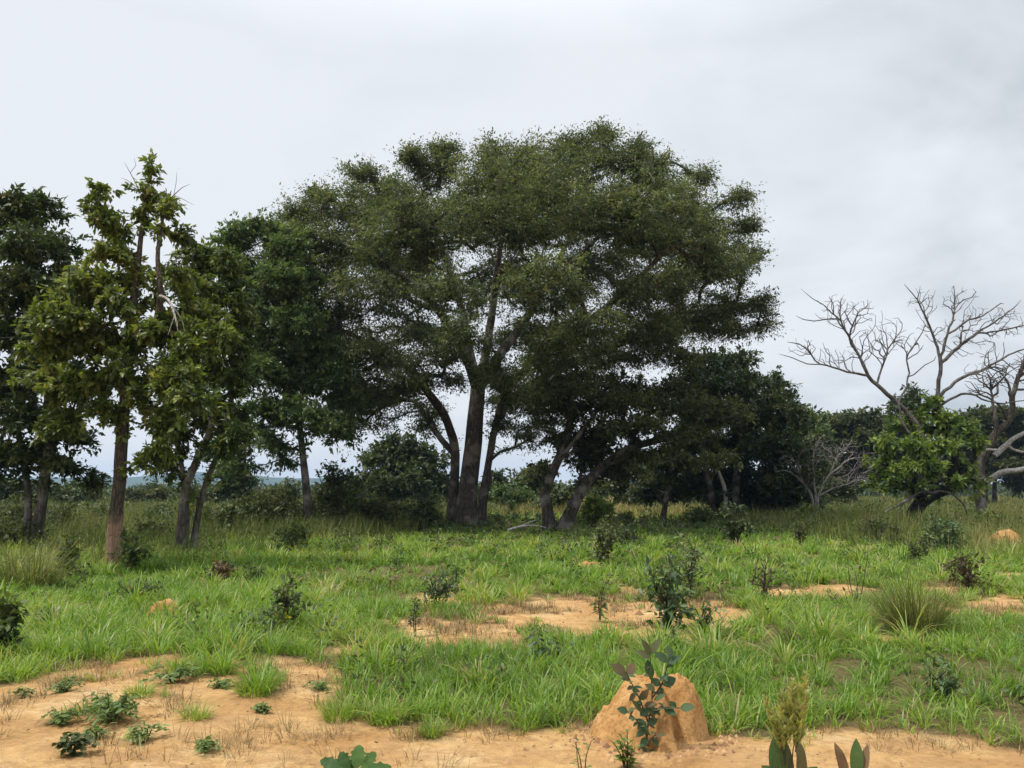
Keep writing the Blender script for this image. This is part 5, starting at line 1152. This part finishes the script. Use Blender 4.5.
for root, lvs, t_, gs_ in ((p0, lv[:6], th, gs), (p0 + np.array([.35, 0, 0]), lv[6:], th2, Geo())):
    a = [np.array(x, float) for x in zip(*lvs)]; gl = Geo()
    broad_leaves(gl, a[0], a[1], a[2], a[3], a[4], np.clip(a[5], 0, 1), droop=a[6], fold=.16, rows=11, prof=OV11, wave=.03)
    for l in lvs: tubes(gs_, [catmull(np.array([root - np.array([0, 0, .03]), (root * .6 + l[0] * .4) + np.array([0, 0, .02]), l[0]]), .03)], [np.linspace(.006, .003, len(catmull(np.array([root - np.array([0, 0, .03]), (root * .6 + l[0] * .4) + np.array([0, 0, .02]), l[0]]), .03)))], 5)
    if t_ is th:
        for sx_ in (786, 793, 782, 788): tubes(gs_, [np.array([root, at(sx_, 750, Yp)])], [np.array([.006, .003])], 5)
    gs_.build('stem', TW_BROWN, t_, root, smooth=True); gl.build('leaves', LF_MIXED, t_, root, smooth=True)
gf.build('plume', LF_PLUME, th, p0)

# ------------------------------------------------------------------ termite mounds
m_mound, nt, out = new_mat('mound_clay'); L_ = nt.links.new
tc = N(nt, 'ShaderNodeTexCoord'); P_ = tc.outputs['Object']
na = N(nt, 'ShaderNodeTexNoise'); na.inputs['Scale'].default_value = 5; na.inputs['Detail'].default_value = 8; na.inputs['Roughness'].default_value = .6; L_(P_, na.inputs['Vector'])
nb = N(nt, 'ShaderNodeTexNoise'); nb.inputs['Scale'].default_value = 45; nb.inputs['Detail'].default_value = 5; nb.inputs['Roughness'].default_value = .7; L_(P_, nb.inputs['Vector'])
ra = ramp(nt, [(.3, (.30, .155, .055)), (.5, (.45, .25, .095)), (.72, (.56, .35, .15))]); L_(na.outputs[0], ra.inputs[0])
rb = ramp(nt, [(.32, (.45, .40, .36)), (.5, (.95, .95, .95)), (.7, (1.1, 1.1, 1.08))]); L_(nb.outputs[0], rb.inputs[0])
mm = N(nt, 'ShaderNodeMix', data_type='RGBA', blend_type='MULTIPLY'); mm.inputs[0].default_value = .8; L_(ra.outputs[0], mm.inputs[6]); L_(rb.outputs[0], mm.inputs[7])
p = N(nt, 'ShaderNodeBsdfPrincipled'); p.inputs['Roughness'].default_value = .95; p.inputs['Specular IOR Level'].default_value = .1; L_(mm.outputs[2], p.inputs['Base Color'])
b = N(nt, 'ShaderNodeBump'); b.inputs['Strength'].default_value = .8; b.inputs['Distance'].default_value = .012; L_(nb.outputs[0], b.inputs['Height']); L_(b.outputs[0], p.inputs['Normal']); L_(p.outputs[0], out.inputs[0])


def dome(u, v, cx, cy_, rx, ry, h, e=2.2, f=.6):
    r = np.clip(np.hypot((u - cx) / rx, (v - cy_) / ry), 0, 1); return h * (1 - r ** e) ** f


def mound(name, label, p0, hf, ext, step, group='termite mounds'):
    k = np.arange(-ext, ext + step, step); U, V = np.meshgrid(k, k); Hh = hf(U, V)
    X, Yy = p0[0] + U, p0[1] + V; rough = (fbm(U * 9, V * 9, 5, 4) - .5) * .09 * np.clip(Hh * 6, 0, 1) + (fbm(U * 24, V * 24, 6, 3) - .5) * .05 * np.clip(Hh * 8, .1, 1) + np.clip(fbm(U * 50, V * 50, 8, 2) - .55, 0, 1) * .05 * np.clip(Hh * 8, 0, 1)
    Zz = gz(X, Yy) - p0[2] + Hh + rough - .02
    nn = len(k); i = (np.arange(nn - 1)[:, None] * nn + np.arange(nn - 1)[None]).reshape(-1, 1)
    me = mesh(name, np.stack([U, V, Zz], -1).reshape(-1, 3), quads=i + np.array([0, 1, nn + 1, nn]), smooth=True)
    o = ob(name, me, m_mound, None, p0); return tag(o, label, 'termite mound', group)


p_m = on_ground(663, 746); p_m[1] += .26; p_m[2] = float(gz(p_m[0], p_m[1]))


def hf_main(U, V):
    U, V = U / .84, V / .9
    wv = (fbm(U * 6, V * 6, 77, 3) - .5) * .06
    U, V = U + wv, V + (fbm(U * 6, V * 6, 78, 3) - .5) * .06
    r1 = np.hypot((U + .10) / .42, (V - .02) / .44)
    A = .44 * np.clip(1 - r1, 0, 1) ** .92 * (1 - .25 * np.exp(-(r1 / .18) ** 2))     # left shoulder, falling off in a hollow slope
    B = dome(U, V, .17, .03, .24, .30, .38, 3.0, .6)                               # rounded right dome
    rx = -.035 + .10 * np.clip(-V, 0, .5)                                           # crumbling ridge down the front
    C = .43 * np.clip(1 - np.abs((U - rx) / .085) ** 1.6, 0, 1) * np.clip(1 - np.abs((V + .10) / .36) ** 2.2, 0, 1) ** .8
    D = .19 * np.exp(-((U - .10) / .065) ** 2 - ((V + .19) / .14) ** 2)
    hh = np.log(np.exp(A * 34) + np.exp(B * 34) + np.exp(C * 34) - 2) / 34
    return .95 * np.maximum(hh - D, 0) + .045 * np.exp(-(U ** 2 + V ** 2) / .16) - .004


mound('termite_mound', 'largest orange termite mound with a ridge and rounded dome, in the foreground', p_m, hf_main, .75, .008)
p1 = on_ground(163, 618); mound('termite_mound', 'small orange termite mound alone in the left grass', p1, lambda u, v: dome(u, v, 0, 0, .24, .25, .20, 2, .8) + dome(u, v, .08, .05, .12, .12, .05, 2, 1), .4, .02)
p1 = on_ground(592, 569); mound('termite_mound', 'small pale termite mound half hidden by the pale leaved sapling', p1, lambda u, v: dome(u, v, -.12, 0, .28, .28, .2, 2, .8) + dome(u, v, .18, 0, .22, .2, .14, 2, .8), .55, .03)
p1 = on_ground(1006, 548); mound('termite_mound', 'rounded termite mound in tall grass at the right edge', p1, lambda u, v: dome(u, v, 0, 0, .55, .5, .48, 2.2, .7) + dome(u, v, .2, .1, .25, .25, .1, 2, 1), .8, .04)

# sapling growing on the big mound
Yp = p_m[1] - .28; pb = np.array([p_m[0] - .03, Yp, float(gz(p_m[0], Yp))]); yb = Yp - .06
stems = [[at(646, 752, yb), at(648, 725, yb), at(652, 700, yb), at(651, 672, yb), at(650, 652, yb - .02)], [at(648, 722, yb), at(640, 700, yb - .03), at(632, 684, yb - .05), at(626, 672, yb - .06)], [at(652, 698, yb), at(662, 684, yb), at(668, 664, yb), at(672, 656, yb)], [at(650, 712, yb), at(664, 708, yb - .03), at(680, 708, yb - .05)], [at(647, 735, yb), at(638, 722, yb - .04), at(628, 712, yb - .05)], [at(647, 745, yb), at(652, 738, yb - .05), at(656, 734, yb - .06)]]
spec = [((650, 676), (648, 660), .055, .25), ((651, 680), (653, 666), .05, .3), ((668, 664), (680, 654), .06, .25), ((668, 662), (656, 652), .06, .5), ((672, 657), (668, 645), .05, .45), ((664, 684), (676, 678), .065, .2), ((660, 686), (652, 678), .05, .3), ((626, 674), (612, 664), .07, .75), ((628, 676), (634, 662), .06, .9), ((630, 680), (622, 674), .05, .8),
        ((650, 655), (644, 640), .05, .78), ((650, 654), (660, 638), .05, .7), ((651, 658), (636, 650), .045, .72), ((680, 708), (694, 706), .06, .45), ((676, 708), (670, 702), .045, .4), ((664, 708), (676, 714), .05, .35), ((628, 712), (618, 708), .05, .3), ((640, 716), (650, 706), .05, .4), ((646, 722), (638, 728), .055, .5), ((648, 724), (658, 718), .05, .45), ((642, 712), (634, 700), .045, .7),
        ((640, 700), (648, 690), .045, .8), ((636, 694), (628, 700), .045, .85), ((648, 738), (640, 746), .05, .5), ((652, 738), (660, 746), .05, .55), ((647, 748), (636, 756), .05, .55), ((649, 750), (660, 758), .045, .55), ((646, 728), (636, 736), .05, .5), ((655, 690), (646, 684), .045, .75), ((654, 700), (664, 694), .04, .6), ((644, 706), (654, 702), .04, .75)]
lv = []
for (px, py), (tx, ty), W_, t_ in spec:
    a_ = at(px, py, yb - .03); b_ = at(tx, ty, yb - .03 + rng.uniform(-.05, .03)); v_ = b_ - a_; lv.append((a_, v_, (rng.normal(0, .35), -.7, .65), np.linalg.norm(v_) * 1.05, W_ * 1.0, np.clip(t_ + rng.normal(0, .05), 0, 1), .18))
for st in stems:
    c = catmull(np.array(st), .02); m = 11 if len(c) > 8 else 5
    for j in rng.choice(np.arange(len(c) // 5, len(c)), m):
        lv.append((c[j], (rng.normal(0, 1), -.5 + rng.normal(0, .4), rng.normal(.15, .5)), (rng.normal(0, .4), -.5, .8), rng.uniform(.035, .065), rng.uniform(.022, .036), np.clip(rng.normal(.5, .22), 0, 1), rng.uniform(.1, .5)))
LF_MOUND = leaf_mat('leaf_mound_sapling', [(0, (.03, .062, .034)), (.4, (.065, .115, .055)), (.6, (.095, .135, .06)), (.8, (.11, .09, .05)), (1, (.15, .095, .05))], trans=.28, rough=.55, spec=.18, mottle=.5)
big_plant('mound_sapling', 'straggling sapling with blue green and bronze leaves growing up the big termite mound', np.array(stems[0][0]), lv, LF_MOUND, stems, rows=8, sr=.006)
sapling('seedling', 'bright green leafy seedling at the foot of the big termite mound', 628, 766, 30, LF_GREEN, stems=9, n=10, L=.05, W=.032, lean=.8, detail=True, group=G, bt=.45, start=.3)
sapling('seedling', 'thin leaning seedling with few small leaves at the bottom edge left of the big mound', 584, 776, 36, LF_GREEN, stems=3, n=6, L=.045, W=.022, lean=.4, detail=True, group=G, bt=.4, start=.35)

# fallen pale branch in the shade of the great tree
p0 = on_ground(525, 536); th = thing('fallen_branch', p0, 'pale fallen branch lying in the shaded grass right of the great trunk', 'branch'); g = Geo()
pp = lambda px, py, dz: np.array([at(px, py, p0[1])[0], p0[1] + (px - 525) * .01, p0[2] + dz])
for c, r0 in (([pp(508, 536, .22), pp(520, 536, .34), pp(534, 536, .38), pp(546, 536, .30)], .05), ([pp(520, 536, .34), pp(530, 536, .50), pp(538, 536, .58)], .03), ([pp(512, 536, .26), pp(505, 536, .12)], .03)):
    c = catmull(c, .08); tubes(g, [c], [np.linspace(r0, r0 * .4, len(c))], 7, .1)
g.build('limb', BK_BONE, th, p0, smooth=True)
# ------------------------------------------------------------------ air
HAZE = True
if HAZE:
    zs = [max((o.matrix_basis @ Vector(c)).z for c in o.bound_box) for o in COL.objects if o.type == 'MESH' and o.parent is None]
    v = np.array([[x, y, z] for x in (-2600, 2600) for y in (-2600, 2600) for z in (-5.0, 70.0)], float)
    q = [[0, 1, 3, 2], [4, 6, 7, 5], [0, 4, 5, 1], [2, 3, 7, 6], [0, 2, 6, 4], [1, 5, 7, 3]]
    m_haze, nt, out = new_mat('haze_air'); pv = N(nt, 'ShaderNodeVolumePrincipled'); pv.inputs['Color'].default_value = (.42, .66, 1, 1); pv.inputs['Density'].default_value = .00022
    pv.inputs['Density Attribute'].default_value = ''; nt.links.new(pv.outputs[0], out.inputs['Volume'])
    ho = ob('haze', mesh('haze', v, quads=q), m_haze); ho['kind'] = 'stuff'; tag(ho, 'thin pale haze in the air over the whole bush', 'haze')
